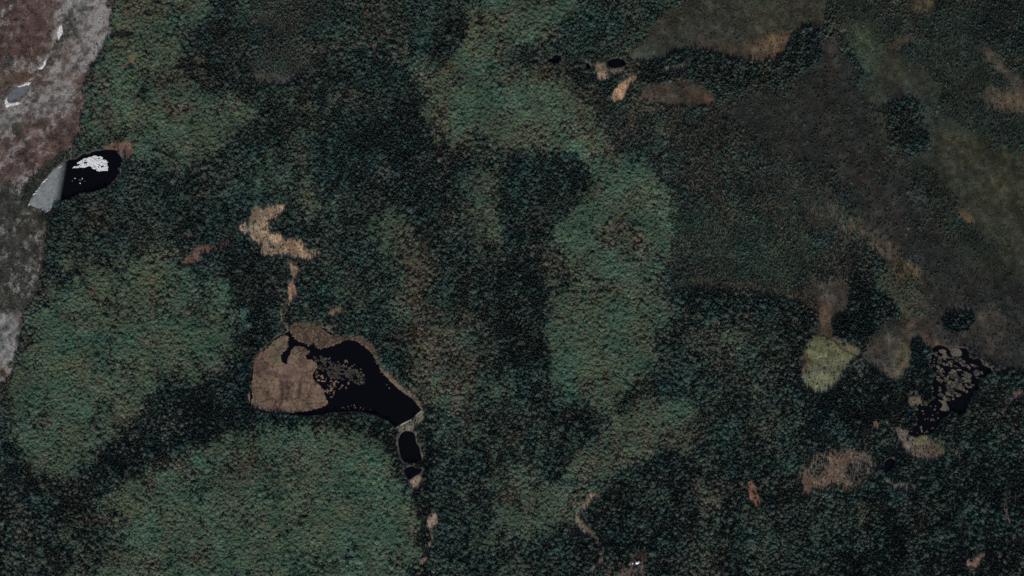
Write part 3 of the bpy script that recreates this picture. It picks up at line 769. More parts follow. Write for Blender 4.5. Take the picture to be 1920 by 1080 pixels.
def scatter(name, xyz, scale, rot, tint, var, protos):
    me = bpy.data.meshes.new(name)
    n = len(xyz)
    me.vertices.add(n); me.vertices.foreach_set('co', xyz.astype(np.float32).ravel())
    for nm, ty, key, arr in (('size', 'FLOAT_VECTOR', 'vector', scale), ('turn', 'FLOAT_VECTOR', 'vector', rot),
                             ('tint', 'FLOAT_COLOR', 'color', tint), ('variant', 'INT', 'value', var)):
        a = me.attributes.new(nm, ty, 'POINT')
        a.data.foreach_set(key, np.ascontiguousarray(arr).ravel())
    me.update()
    o = obj(name, me)
    ng = bpy.data.node_groups.new(name, 'GeometryNodeTree')
    ng.interface.new_socket('Geometry', in_out='INPUT', socket_type='NodeSocketGeometry')
    ng.interface.new_socket('Geometry', in_out='OUTPUT', socket_type='NodeSocketGeometry')
    gi = N(ng, 'NodeGroupInput'); go = N(ng, 'NodeGroupOutput'); jn = N(ng, 'GeometryNodeJoinGeometry')
    def attr(nm, ty):
        a = N(ng, 'GeometryNodeInputNamedAttribute', data_type=ty); a.inputs['Name'].default_value = nm
        return next(s for s in a.outputs if s.enabled and s.name == 'Attribute')
    sz = attr('size', 'FLOAT_VECTOR'); tn = attr('turn', 'FLOAT_VECTOR'); va = attr('variant', 'INT')
    for k, p in enumerate(protos):
        cmp = N(ng, 'FunctionNodeCompare', data_type='INT', operation='EQUAL')
        ins = [s for s in cmp.inputs if s.enabled]
        ng.links.new(va, ins[0]); ins[1].default_value = k
        oi = N(ng, 'GeometryNodeObjectInfo'); oi.inputs['Object'].default_value = p
        io = N(ng, 'GeometryNodeInstanceOnPoints')
        ng.links.new(gi.outputs[0], io.inputs['Points']); ng.links.new(cmp.outputs[0], io.inputs['Selection'])
        ng.links.new(oi.outputs['Geometry'], io.inputs['Instance'])
        ng.links.new(tn, io.inputs['Rotation']); ng.links.new(sz, io.inputs['Scale'])
        ng.links.new(io.outputs[0], jn.inputs[0])
    ng.links.new(jn.outputs[0], go.inputs[0])
    md = o.modifiers.new('scatter', 'NODES'); md.node_group = ng
    return o

# ------------------------------------------------------------------ place the woods
SP = 2.8
qx = np.arange(-MARG + 4, 1920 + MARG - 4, SP); qy = np.arange(-MARG + 4, 1080 + MARG - 4, SP)
QX, QY = np.meshgrid(qx, qy)
QX = (QX + rng.uniform(-.48, .48, QX.shape) * SP).ravel(); QY = (QY + rng.uniform(-.48, .48, QY.shape) * SP).ravel()
def samp(a, x, y):
    u = np.clip((x + MARG) / STEP, 0, SH[1] - 1.001); v = np.clip((y + MARG) / STEP, 0, SH[0] - 1.001)
    i = u.astype(int); j = v.astype(int); fu = u - i; fv = v - j
    return (a[j, i] * (1 - fu) + a[j, i + 1] * fu) * (1 - fv) + (a[j + 1, i] * (1 - fu) + a[j + 1, i + 1] * fu) * fv
dn = samp(F['dens'], QX, QY)
gap = fbm(QX, QY, 22, 5, 3)
keep = rng.random(QX.shape) < dn * np.where(dn > .6, np.clip(.55 + gap * 1.0, 0, 1), 1)
QX, QY, dn = QX[keep], QY[keep], dn[keep]
h = samp(F['h'], QX, QY)
pw = np.stack([samp(F[k], QX, QY) for k in 'PMDB'], -1)
# stands are patchy: shift the odds with slow noise
j1 = fbm(QX, QY, 48, 6, 3) - .5; j2 = .6 * fbm(QX, QY, 75, 2, 3) + .4 * fbm(QX, QY, 26, 5, 3) - .5
pw[:, 0] *= np.exp(j1 * 5); pw[:, 1] *= np.exp(-j1 * 1.5); pw[:, 2] *= np.exp(-j1 * 4); pw[:, 3] *= np.exp(j2 * 9)
pw /= pw.sum(1, keepdims=True)
def uniform_rank(a):
    r_ = np.empty(len(a)); r_[np.argsort(a)] = (np.arange(len(a)) + .5) / len(a); return r_
u = uniform_rank(fbm(QX * 1.5 + QY * .3, QY * .75, 17, 3, 3) + rng.normal(0, .10, len(QX)))
tone = uniform_rank(fbm(QX * 1.6 + QY * .35, QY * .7, 13, 1, 3) + rng.normal(0, .055, len(QX)))
cl = (u[:, None] > np.cumsum(pw, 1)[:, :3]).sum(1)
PAL = [          # from cool dark to pale brown within each kind
    [((.062,.120,.076), 3), ((.078,.140,.082), 5), ((.096,.144,.080), 4), ((.112,.128,.080), 2.4), ((.122,.114,.082), 1.5), ((.145,.126,.094), .5)],
    [((.037,.070,.060), 3), ((.046,.090,.072), 5), ((.062,.098,.070), 3), ((.072,.082,.063), 1.6), ((.084,.078,.064), .7)],
    [((.028,.043,.046), 4), ((.031,.053,.051), 4), ((.039,.061,.051), 2), ((.045,.047,.047), 1.4), ((.057,.054,.048), .5)],
    [((.084,.104,.070), 2), ((.104,.104,.070), 2.5), ((.110,.100,.074), 3), ((.124,.108,.080), 3), ((.142,.120,.090), .8)],
]
tint = np.zeros((len(QX), 4), np.float32)
for k, pal in enumerate(PAL):
    s = cl == k; w = np.array([p[1] for p in pal]); w = w / w.sum()
    ch = np.minimum(np.searchsorted(np.cumsum(w), tone[s]), len(pal) - 1)
    tint[s, :3] = np.array([p[0] for p in pal])[ch] * np.exp(rng.normal(0, .10, (s.sum(), 1))) * np.exp(rng.normal(0, .06, (s.sum(), 3)))
mean = np.array([np.average([p[0] for p in pal], axis=0, weights=[p[1] for p in pal]) for pal in PAL])
tint[:, :3] = tint[:, :3] * .38 + (pw @ mean) * .62       # neighbours are kin: stands keep one overall tone
su = QX * .55 + QY * .83; sv = QX * .83 - QY * .55
vig = (fbm(su * .45, sv, 22, 4, 4) - .5) * .8 + (fbm(QX, QY, 60, 0, 3) - .5) * .35
dry = (fbm(QX, QY, 46, 7, 4) - .5) * 1.5
tint[:, :3] *= np.exp(np.stack([vig + dry * .55, vig, vig - dry * .15], -1))
tint[:, 3] = 1
shape = np.zeros(len(QX), int)          # 0 conifer 1 broadleaf 2 twiggy
shape[cl == 0] = 1
shape[cl == 1] = (rng.random((cl == 1).sum()) < .45).astype(int)
shape[cl == 3] = np.where(rng.random((cl == 3).sum()) < .6, 2, 1)
sc = h * np.exp(rng.normal(-.2, .22, len(QX))) * np.where(rng.random(len(QX)) < .03, 1.35, 1)
wide = np.where(cl == 0, 1.35, np.where(cl == 1, 1.2, np.where(cl == 3, 1.3, 1.08))); flat = np.where(dn < .4, .5, 1) * np.where(cl == 0, .68, np.where(cl == 3, .75, np.where(cl == 1, .9, 1.0)))
size = np.stack([sc * wide * rng.uniform(.9, 1.15, len(QX)), sc * wide * rng.uniform(.9, 1.15, len(QX)), sc * flat * rng.uniform(.85, 1.15, len(QX))], -1).astype(np.float32)
turn = np.stack([rng.normal(0, .05, len(QX)), rng.normal(0, .05, len(QX)), rng.uniform(0, 6.28, len(QX))], -1).astype(np.float32)
var = rng.integers(0, 4, len(QX)).astype(np.int32)
gz = (fbm(QX, QY, 40, 2, 4) - .5) * .8 - .1
xyz = np.stack([QX - 960, 540 - QY, gz], -1)

CON = [conifer(s, 8.2 + (s % 3) * .8, 1.85 + .15 * (s % 2)) for s in (11, 12, 13, 14)]
BRO = [broadleaf(s, 7.0 + (s % 3) * .7) for s in (21, 22, 23, 24)]
TWI = [twiggy(s) for s in (31, 32, 33, 34)]
LOWS = [broadleaf(s, 2.6, 1.5, 60, .5, .1) for s in (41, 42, 43, 44)]

# lone trees of the open mires and of the small stands are individuals
inview = (QX > 12) & (QX < 1908) & (QY > 12) & (QY < 1068)
zones = [
    ('clump', smooth([(1764,594),(1790,578),(1818,583),(1832,600),(1812,626),(1788,632),(1771,620)]), 60,
     'dark spruce in the small round stand on the open mire at right', 'spruces of the small round stand'),
    ('mire', smooth([(1490,150),(1560,50),(1600,120),(1625,160),(1655,240),(1705,335),(1765,425),(1805,500),(1900,560),(1905,660),(1805,640),(1700,600),(1640,470),(1590,380),(1550,300),(1500,220)]), 110,
     'small dark spruce standing alone on the bare blackish mire at right', 'lone spruces on the blackish mire'),
    ('top', smooth([(1225,40),(1300,14),(1530,14),(1560,50),(1500,58),(1475,88),(1440,112),(1350,92),(1290,106),(1200,112)]), 60,
     'small dark spruce on the brown mire at the top, right of centre', 'lone spruces on the brown top mire'),
    ('hook', smooth([(1478,88),(1485,62),(1515,50),(1535,62),(1545,100),(1530,125),(1500,137),(1460,130),(1438,120),(1470,103)]), 70,
     'dark spruce in the hook-shaped stand beside the brown mire', 'spruces of the hook-shaped stand'),
]
single = np.zeros(len(QX), bool)
picks = []
for nm, poly, cap, lab, grp in zones:
    d = sdf(poly, QX, QY)
    s = np.where((d > 0) & inview & (shape == 0) & ~single)[0]
    s = s[np.argsort(-size[s].mean(1))][:cap]
    single[s] = True
    picks.append((s, lab, grp))
CT = [crown_trunk(c, 'spruce') for c in CON]
for s, lab, grp in picks:
    for i in s:
        e = bpy.data.objects.new('spruce_tree', None)
        e.empty_display_size = .5
        e.location = xyz[i]; e.rotation_euler = turn[i]; e.scale = [float(q) for q in size[i]]
        COL.objects.link(e)
        tag(e, lab, 'tree', grp)
        cm, tm = CT[var[i]]
        c = obj('crown', cm, None, e); c['tint'] = [float(q) for q in tint[i]]
        obj('trunk', tm, None, e)

def put(name, sel, src, label, cat='forest'):
    o = scatter(name, xyz[sel], size[sel], turn[sel], tint[sel], var[sel], [proto(p, name + '_tree') for p in src])
    return tag(o, label, cat, kind='stuff')
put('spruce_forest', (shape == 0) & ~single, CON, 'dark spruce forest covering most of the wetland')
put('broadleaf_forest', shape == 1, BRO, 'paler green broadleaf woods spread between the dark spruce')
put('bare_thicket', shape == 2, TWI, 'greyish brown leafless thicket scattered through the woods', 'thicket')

# dwarf shrubs and tussocks on open ground
kx = rng.uniform(-100, 2020, 230000); ky = rng.uniform(-100, 1180, 230000)
d2 = samp(F['dens'], kx, ky); pp = samp(POND, kx, ky); fr = samp(F['frost'], kx, ky)
lum = samp(F['sr'], kx, ky)
k = (rng.random(len(kx)) < np.clip(.5 - d2, 0, 1)) & (pp < -2) & (fr < .2) & (lum < .13)
k &= fbm(kx, ky, 25, 1, 3) > .40
kx, ky = kx[k], ky[k]; n = len(kx)
col = np.stack([samp(F[c], kx, ky) for c in ('sr', 'sg', 'sb')], -1)
dark = rng.random(n) < .45
tn = np.ones((n, 4), np.float32)
tn[:, :3] = np.where(dark[:, None], np.array([(.020, .034, .032)]), col * np.array([(1.15, 1.2, 1.05)])) * np.exp(rng.normal(0, .2, (n, 1)))
s = rng.uniform(.35, .9, n)
o = scatter('dwarf_shrubs', np.stack([kx - 960, 540 - ky, np.full(n, -.3)], -1), np.stack([s, s, s * .8], -1).astype(np.float32),
            np.stack([np.zeros(n), np.zeros(n), rng.uniform(0, 6, n)], -1).astype(np.float32), tn, rng.integers(0, 4, n).astype(np.int32),
            [proto(p, 'dwarf_shrub') for p in LOWS])
tag(o, 'low dark dwarf shrubs dotted over the open mire', 'shrubs', kind='stuff')

kx = rng.uniform(0, 1920, 700000); ky = rng.uniform(0, 1080, 700000)
lum = samp(F['sr'], kx, ky); pp = samp(POND, kx, ky); fr = samp(F['frost'], kx, ky)
k = (lum > .085) & (pp < -1) & (fr < -.5) & (rng.random(len(kx)) < np.clip((lum - .07) * 9, 0, .95))
kx, ky, lum = kx[k], ky[k], lum[k]; n = len(kx)
tn = np.ones((n, 4), np.float32)
tn[:, :3] = np.stack([samp(F[c], kx, ky) for c in ('sr', 'sg', 'sb')], -1) * np.array([(1.3, 1.3, 1.25)]) * np.exp(rng.normal(0, .25, (n, 1)))
tn[rng.random(n) < .06, :3] = (.035, .045, .04)
s = rng.uniform(.18, .42, n)
TUFT = [twiggy(q, 4.0, 2.6, 26) for q in (51, 52, 53)]
o = scatter('sedge_tufts', np.stack([kx - 960, 540 - ky, np.full(n, -.2)], -1), np.stack([s, s, s], -1).astype(np.float32),
            np.stack([rng.normal(0, .15, n), rng.normal(0, .15, n), rng.uniform(0, 6, n)], -1).astype(np.float32), tn, rng.integers(0, 3, n).astype(np.int32),
            [proto(p, 'sedge_tuft') for p in TUFT])
tag(o, 'tan sedge tufts covering the dry clearings', 'sedge', kind='stuff')

# ------------------------------------------------------------------ floating mats of the main pond
MATB = [(541,618),(551,602),(566,598),(580,597),(596,609),(613,623),(628,631),(645,631),(666,622),(688,626),(702,642),(709,664),(716,682),(709,684),(702,667),(691,655),(668,640),(650,636),(634,644),(612,652),(597,654),(590,648),(588,640),(580,650),(570,642),(556,640)]
MATA = [(534,627),(543,632),(539,643),(541,652),(527,663),(526,676),(532,682),(538,683),(540,668),(545,665),(547,655),(556,648),(570,651),(582,659),(579,664),(570,667),(577,675),(582,672),(592,680),(596,690),(588,695),(585,709),(605,727),(611,746),(617,758),(594,767),(561,773),(517,775),(487,768),(468,762),(474,742),(470,722),(475,702),(475,678),(484,664),(503,650),(516,637)]
o = plate('floating_mat', rough_outline(smooth(MATA, 1), 1.6, 1.3, 3), -.22, .5, M_MAT, .3)
tag(o, 'large reddish brown floating bog mat filling the left side of the main pond', 'bog mat')
kx = rng.uniform(460, 715, 30000); ky = rng.uniform(595, 780, 30000)
da = sdf(smooth(MATA), kx, ky); db = sdf(smooth(MATB), kx, ky)
k = ((da > 1) & (fbm(kx, ky, 20, 3, 3) > .47)) | (db > .3)
kx, ky, db = kx[k], ky[k], db[k]; n = len(kx)
tn = np.ones((n, 4), np.float32)
tn[:, :3] = np.where((db > .3)[:, None], np.array([(.175, .125, .085)]), np.array([(.125, .092, .064)])) * np.exp(rng.normal(0, .3, (n, 1)))
s = np.where(db > .3, rng.uniform(.2, .42, n), rng.uniform(.10, .26, n))
o = scatter('marsh_grass', np.stack([kx - 960, 540 - ky, np.where(db > .3, .05, -.25)], -1), np.stack([s, s, s], -1).astype(np.float32),
            np.stack([rng.normal(0, .15, n), rng.normal(0, .15, n), rng.uniform(0, 6, n)], -1).astype(np.float32), tn, rng.integers(0, 3, n).astype(np.int32),
            [proto(p, 'grass_tuft') for p in TUFT])
tag(o, 'short tan marsh grass growing on the mats of the main pond', 'grass', kind='stuff')
o = plate('floating_mat', rough_outline(smooth(MATB, 1), 1.3, 1.9, 5), .1, .9, M_SEDGE, .3)
tag(o, 'tan sedge mat fringing the top bank of the main pond', 'bog mat')
for i, (pl, lab) in enumerate((
        ([(712,682),(720,690),(738,710),(758,728),(776,738),(786,752),(794,770),(788,766),(774,748),(756,737),(738,722),(722,704),(711,692)], 'narrow tan sedge strip along the right bank of the main pond'),
        ([(452,724),(462,722),(468,734),(470,752),(462,764),(466,742)], 'small tan sedge tongue on the left bank of the main pond'),
        ([(528,600),(536,590),(541,600),(538,618),(532,626)], 'small pale sedge spit above the left end of the main pond'))):
    o = plate('sedge_strip', rough_outline(smooth(pl, 1), 1.8, .9, 20 + i), .35, .9, M_SEDGE, .25)
    tag(o, lab, 'sedge')

def cells(poly, n, shrink, seed, aniso=(1, 1, 0), minr=0, drop=0):
    """rounded voronoi cells inside a polygon"""
    r = random.Random(seed); nr = np.random.default_rng(seed)
    xs = [p[0] for p in poly]; ys = [p[1] for p in poly]
    pts = []
    tries = 0
    while len(pts) < n and tries < 40000:
        tries += 1
        x = r.uniform(min(xs), max(xs)); y = r.uniform(min(ys), max(ys))
        if sdf(poly, np.array([x]), np.array([y]))[0] < .5: continue
        if any((x - a) ** 2 + (y - b) ** 2 < minr * minr * r.uniform(.4, 1.6) for a, b in pts): continue
        pts.append((x, y))
    real = len(pts); tries = 0; mr = max(minr, 3.0)
    while tries < 1500:
        tries += 1
        x = r.uniform(min(xs) - 12, max(xs) + 12); y = r.uniform(min(ys) - 12, max(ys) + 12)
        if sdf(poly, np.array([x]), np.array([y]))[0] > -1.0 or any((x - a) ** 2 + (y - b) ** 2 < mr * mr for a, b in pts): continue
        pts.append((x, y))
    sx, sy, ang = aniso
    ca_, sa_ = math.cos(ang), math.sin(ang)
    def fw(p): return ((p[0] * ca_ + p[1] * sa_) / sx, (-p[0] * sa_ + p[1] * ca_) / sy)
    def bk(p):
        a, b = p[0] * sx, p[1] * sy
        return (a * ca_ - b * sa_, a * sa_ + b * ca_)
    tp = [fw(p) for p in pts]; out = []
    for i, (x, y) in enumerate(tp[:real]):
        c = [(x + 14 * math.cos(a * .785), y + 14 * math.sin(a * .785)) for a in range(8)]
        for j, (px, py) in enumerate(tp):
            if j == i: continue
            dx, dy = px - x, py - y; d2_ = dx * dx + dy * dy
            if d2_ > 900 or d2_ < 1e-9: continue
            mx, my = (x + px) / 2, (y + py) / 2; q = []
            for k_ in range(len(c)):
                a, b = c[k_], c[(k_ + 1) % len(c)]
                da = (a[0] - mx) * dx + (a[1] - my) * dy; db = (b[0] - mx) * dx + (b[1] - my) * dy
                if da <= 0: q.append(a)
                if (da < 0) != (db < 0):
                    t_ = da / (da - db); q.append((a[0] + (b[0] - a[0]) * t_, a[1] + (b[1] - a[1]) * t_))
            c = q
            if len(c) < 3: break
        if len(c) < 3 or r.random() < drop: continue
        gx_ = sum(p[0] for p in c) / len(c); gy_ = sum(p[1] for p in c) / len(c)
        k0 = r.uniform(*shrink)
        c = [(gx_ + (p[0] - gx_) * k0, gy_ + (p[1] - gy_) * k0) for p in c]
        c = [bk(p) for p in c]
        # keep inside the outline
        d = sdf(poly, np.array([p[0] for p in c]), np.array([p[1] for p in c]))
        g = bk((gx_, gy_))
        if (d < -1.5).any():
            c = [p if dd > -1.5 else (g[0] + (p[0] - g[0]) * .5, g[1] + (p[1] - g[1]) * .5) for p, dd in zip(c, d)]
        out.append(rough_outline(c, 1.3, .75, seed + i))
    return out

MOSAIC = [(1756,668),(1768,662),(1785,664),(1800,668),(1812,678),(1838,688),(1856,697),(1838,704),(1832,712),(1826,727),(1812,738),(1792,748),(1768,756),(1752,750),(1760,728),(1752,700)]
for i, c in enumerate(cells(MOSAIC, 150, (.68, 1.0), 53, (1.5, .75, .5), 2.6, .32)):
    tag(plate('peat_raft', c, -.2, .5, (M_MATG, M_MATD, M_MATG)[i % 3], .25), 'grey brown peat raft in the cracked mosaic filling the right-hand pond', 'peat raft', 'rafts of the cracked peat mosaic')
for pl, lab in (([(1782,655),(1792,650),(1804,658),(1803,668),(1790,669),(1782,664)], 'pinkish tan peat raft at the top of the right-hand pond'),
                ([(1758,656),(1770,654),(1776,660),(1765,664)], 'small tan peat raft at the top left of the right-hand pond'),
                ([(1766,752),(1772,750),(1778,762),(1781,771),(1770,771),(1760,768),(1768,762)], 'brown peat bar between the two open pools of the right-hand pond')):
    tag(plate('peat_raft', rough_outline(smooth(pl), 2, .4, 9), -.18, .5, M_MATG, .25), lab, 'peat raft')
def specks(area, n, rmin, rmax, seed, mat, name, label, cat, group, top=-.25, bias=None):
    r = random.Random(seed); xs = [p[0] for p in area]; ys = [p[1] for p in area]; k_ = 0; t_ = 0
    while k_ < n and t_ < 5000:
        t_ += 1
        x = r.uniform(min(xs), max(xs)); y = r.uniform(min(ys), max(ys))
        if sdf(area, np.array([x]), np.array([y]))[0] < .3: continue
        q = rmin + (rmax - rmin) * r.random() ** 2; m = r.randint(7, 10); a0 = r.random() * 6; el = r.uniform(.65, 1.5)
        c = [(x + math.cos(a0 + i * 6.283 / m) * q * el * r.uniform(.75, 1.25), y + math.sin(a0 + i * 6.283 / m) * q / el * r.uniform(.75, 1.25)) for i in range(m)]
        tag(plate(name, c, top + r.uniform(-.05, .08), .4, mat, .15), label, cat, group); k_ += 1
specks([(1742,668),(1760,658),(1748,700),(1756,730),(1746,745),(1742,700)], 22, 1.0, 2.8, 76, M_MATG, 'peat_clump',
       'small grey peat clump along the left shore of the right-hand pond', 'peat clump', 'peat clumps on the left shore of the right pond')
specks([(1740,750),(1755,745),(1765,775),(1760,800),(1748,815),(1728,815),(1710,818),(1706,806),(1726,790),(1720,770)], 26, 1.1, 2.6, 71, M_MATG, 'peat_clump',
       'small round peat clump dotting the lower black pool of the right-hand pond', 'peat clump', 'peat clumps in the lower black pool')
specks([(588,694),(612,700),(616,708),(640,712),(665,720),(640,735),(620,750),(608,735),(600,716),(588,706)], 46, .8, 3.0, 72, M_MAT, 'peat_clump',
       'small brown peat clump floating below the torn edge of the big mat', 'peat clump', 'peat clumps off the torn mat edge')
for i, c in enumerate(cells([(586,668),(603,667),(616,678),(640,686),(661,687),(675,702),(685,717),(677,725),(660,716),(640,711),(616,709),(612,697),(598,694),(594,680)], 110, (.65, 1.0), 67, (1.3, .85, .5), 2.6, .3)):
    tag(plate('peat_raft', c, -.24, .4, M_MATD, .2), 'dull grey brown raft in the broken tongue reaching into the main pond', 'peat raft', 'rafts of the broken tongue')
specks([(600,668),(650,672),(680,692),(690,720),(680,728),(668,700),(640,686),(612,680)], 40, .7, 2.4, 73, M_MATG, 'peat_clump',
       'small greyish peat clump along the upper edge of the mat tongue', 'peat clump', 'peat clumps above the mat tongue')
specks([(640,764),(665,758),(690,764),(700,772),(660,768),(640,770)], 16, .6, 1.6, 74, M_MATG, 'peat_clump',
       'tiny pale peat clump by the bottom bank of the main pond', 'peat clump', 'peat clumps by the bottom bank')
specks([(690,672),(705,672),(730,715),(765,735),(760,745),(730,730)], 8, .6, 1.3, 75, M_SEDGE, 'peat_clump',
       'tiny pale speck floating on the open right side of the main pond', 'peat clump', 'pale specks on open water')
# grey-rose hummocks of the drained mat at lower right
for i, c in enumerate(cells(MATSE, 120, (.45, .9), 61, (1, 1, 0), 3.6, .1)):
    tag(plate('sedge_hummock', c, .55, .8, M_SEDGE, .45), 'pinkish tan sedge hummock on the drained mat at lower right', 'hummock', 'hummocks of the drained mat')
for i, c in enumerate(cells([(1128,124),(1137,122),(1150,130),(1164,126),(1166,138),(1150,146),(1136,144)], 26, (.65, .88), 66, (1, 1, 0), 4)):
    tag(plate('peat_raft', c, .35, .9, M_SEDGE, .2), 'pale cracked mud plate beside the small top pond', 'mud plate', 'cracked mud plates by the top pond')

# ------------------------------------------------------------------ left pond: ice
ICE = [(106,309),(118,305),(128,304),(125,332),(119,357),(114,386),(102,390),(97,396),(87,401),(74,398),(52,392),(49,380),(56,368),(67,352),(79,337),(92,321)]
def ice_material():
    m, nt, b = nmat('grey_ice')
    c = ramp(nt, tex(nt, .12, 8, .75, 1.2), [(.36, (.075, .083, .080)), (.64, (.175, .18, .172))])
    nt.links.new(c, b.inputs['Base Color'])
    b.inputs['Roughness'].default_value = .45
    th = N(nt, 'ShaderNodeAttribute', attribute_name='thickness').outputs['Fac']
    tr = N(nt, 'ShaderNodeBsdfTransparent'); mx = N(nt, 'ShaderNodeMixShader')
    out = nt.nodes['Material Output']
    nt.links.new(th, mx.inputs[0]); nt.links.new(tr.outputs[0], mx.inputs[1]); nt.links.new(b.outputs[0], mx.inputs[2])
    nt.links.new(mx.outputs[0], out.inputs[0])
    return m
M_GICE = ice_material()
def grid_sheet(name, poly, z, mat, step, thick_fn, label, cat):
    """thin sheet sampled on a grid so that its thickness can fade toward open water"""
    xs = [p[0] for p in poly]; ys = [p[1] for p in poly]
    X, Y = np.meshgrid(np.arange(min(xs), max(xs) + step, step), np.arange(min(ys), max(ys) + step, step))
    d = sdf(poly, X, Y)
    ok = d > -step * .8
    id_ = -np.ones(X.shape, int); id_[ok] = np.arange(ok.sum())
    cx = X.mean(); cy = Y.mean()
    th = thick_fn(X, Y)
    v = [(x - cx, cy - y, .03 * t_) for x, y, t_ in zip(X[ok], Y[ok], th[ok])]
    f = []
    for r_ in range(X.shape[0] - 1):
        for c_ in range(X.shape[1] - 1):
            q = (id_[r_ + 1, c_], id_[r_ + 1, c_ + 1], id_[r_, c_ + 1], id_[r_, c_])
            if min(q) >= 0: f.append(tuple(int(a) for a in q))
    me_ = mesh(name, v, f)
    a = me_.attributes.new('thickness', 'FLOAT', 'POINT'); a.data.foreach_set('value', th[ok].astype(np.float32))
    o_ = obj(name, me_, mat, None, (wx(cx), wy(cy), z))
    return tag(o_, label, cat)
def ice_th(X, Y):
    edge = 125.5 - (Y - 310) * .17
    return np.clip((edge - X) / 15.0, 0, 1)
grid_sheet('ice_sheet', smooth(ICE, 1), -.42, M_GICE, 1.5, ice_th, 'smooth grey ice sheet covering the lower left end of the left pond', 'ice')
grid_sheet('ice_sheet', [(10,184),(20,168),(36,161),(58,161),(55,174),(40,184),(20,193)], -.42, mat_noise('slate_ice', [(.3, (.055, .058, .065)), (.7, (.10, .105, .11))], .08, .5, rough=.5), 1.5,
           lambda X, Y: np.ones(X.shape), 'slate grey frozen pool on the frosted heath at the left edge', 'ice')
FLOE = [(136,314),(143,305),(152,301),(159,296),(172,294),(184,291),(193,297),(203,303),(203,317),(196,324),(183,321),(171,315),(160,312),(147,314)]
for i, c in enumerate(cells(FLOE, 52, (.86, 1.12), 87, (2.3, .75, -.22), 2.6, .13)):
    tag(plate('ice_floe', c, -.3 + .004 * (i % 7), .35, M_ICE, .12), 'bright white ice floe in the cluster on the dark left pond', 'ice floe', 'white ice floes on the left pond')
for i, (x, y, a, b) in enumerate(((82,341,3.2,2.2),(87,336,3,1.6),(64,364,3.4,2.6),(69,358,2.6,1.4),(74,352,2.4,1.2),(54,384,1.6,3.4),(77,393,2.8,1.5),(89,396,5,2.2),(97,387,1.8,3),(113,313,4.5,1))):
    r = random.Random(i); m = 11
    c = [(x + math.cos(k * 6.283 / m) * a * r.uniform(.75, 1.2) - math.sin(k * 6.283 / m) * b * .6, y + math.sin(k * 6.283 / m) * b * r.uniform(.75, 1.2) - math.cos(k * 6.283 / m) * a * .45) for k in range(m)]
    tag(plate('snow_drift', c, .3, .95, M_SNOW, .5), 'small white snow drift on the rim of the grey ice', 'snow drift', 'snow drifts round the grey ice')
specks([(122,330),(165,336),(170,345),(122,352)], 7, .4, 1.2, 94, M_ICE, 'ice_floe', 'tiny white ice crumb beside the edge of the grey ice', 'ice floe', 'ice crumbs by the grey ice', -.33)
for i, pl in enumerate(([(8,191),(13,182),(13,190),(18,194),(26,194),(36,190),(38,194),(26,198),(16,199),(12,204)], [(30,164),(45,157),(56,153),(58,158),(40,163)])):
    tag(plate('snow_drift', rough_outline(smooth(pl), 1.2, 1.0, i), .3, .7, M_SNOW, .4),
        ('white snow drift below the slate grey frozen pool', 'thin white snow drift above the slate grey frozen pool')[i], 'snow drift')
tag(plate('snow_drift', rough_outline([(107,60),(111,50),(115,45),(118,55),(114,68),(109,76)], 2, .7, 4), .3, .7, M_SNOW, .4), 'bright white snow drift standing out on the grey frosted heath', 'snow drift')
tag(plate('snow_drift', rough_outline([(71,130),(80,123),(83,114),(87,112),(86,121),(78,130)], 2, .6, 5), .3, .7, M_SNOW, .4), 'curved white snow streak right of the orange heath patch', 'snow drift')

# ------------------------------------------------------------------ dams: heaped sticks and mud
def dam(line, width, height, label, seed):
    r = random.Random(seed)
    e = bpy.data.objects.new('beaver_dam', None)
    cx, cy = line[len(line) // 2]
    e.location = (wx(cx), wy(cy), -.6); COL.objects.link(e); tag(e, label, 'dam')
    P = []
    for i in range(len(line) - 1):
        for k in range(6):
            P.append((line[i][0] + (line[i + 1][0] - line[i][0]) * k / 6, line[i][1] + (line[i + 1][1] - line[i][1]) * k / 6))
    P.append(line[-1])
    v = []; f = []
    prof = [(-1, 0), (-.55, .6), (0, 1), (.5, .55), (1, 0)]
    for i, p in enumerate(P):
        a = P[max(0, i - 1)]; b = P[min(len(P) - 1, i + 1)]
        t_ = Vector((b[0] - a[0], -(b[1] - a[1]))).normalized(); nn = Vector((-t_.y, t_.x))
        for s_, hh in prof:
            w_ = width / 2 * r.uniform(.8, 1.2)
            v.append((p[0] - cx + nn.x * s_ * w_, cy - p[1] + nn.y * s_ * w_, hh * height * r.uniform(.85, 1.15)))
    for i in range(len(P) - 1):
        for j in range(4):
            a = i * 5 + j; f.append((a, a + 1, a + 6, a + 5))
    obj('bank', mesh('dam_bank', v, f), M_DAM, e)
    for k in range(30):
        p = r.choice(P); a = r.random() * 3.14; L = r.uniform(1.2, 2.8)
        sv, sf, ss = [], [], []
        taper(sv, sf, ss, (-L / 2, 0, 0), (L / 2, 0, r.uniform(-.3, .3)), .11, .06, 1, 5)
        st = obj('stick', mesh('stick', sv, sf), M_LOG, e, (p[0] - cx + r.uniform(-1, 1), cy - p[1] + r.uniform(-1, 1), height * r.uniform(.75, 1.05)))
        st.rotation_euler = (0, 0, a)
dam([(728,806),(744,802),(756,794),(775,785),(783,776),(791,770),(796,781)], 3.6, 1.5, 'pale curved beaver dam closing the lower right corner of the main pond', 1)
dam([(758,870),(766,872),(775,870),(784,872),(793,871)], 3.4, 1.4, 'short pale beaver dam between the two narrow pools below the main pond', 2)

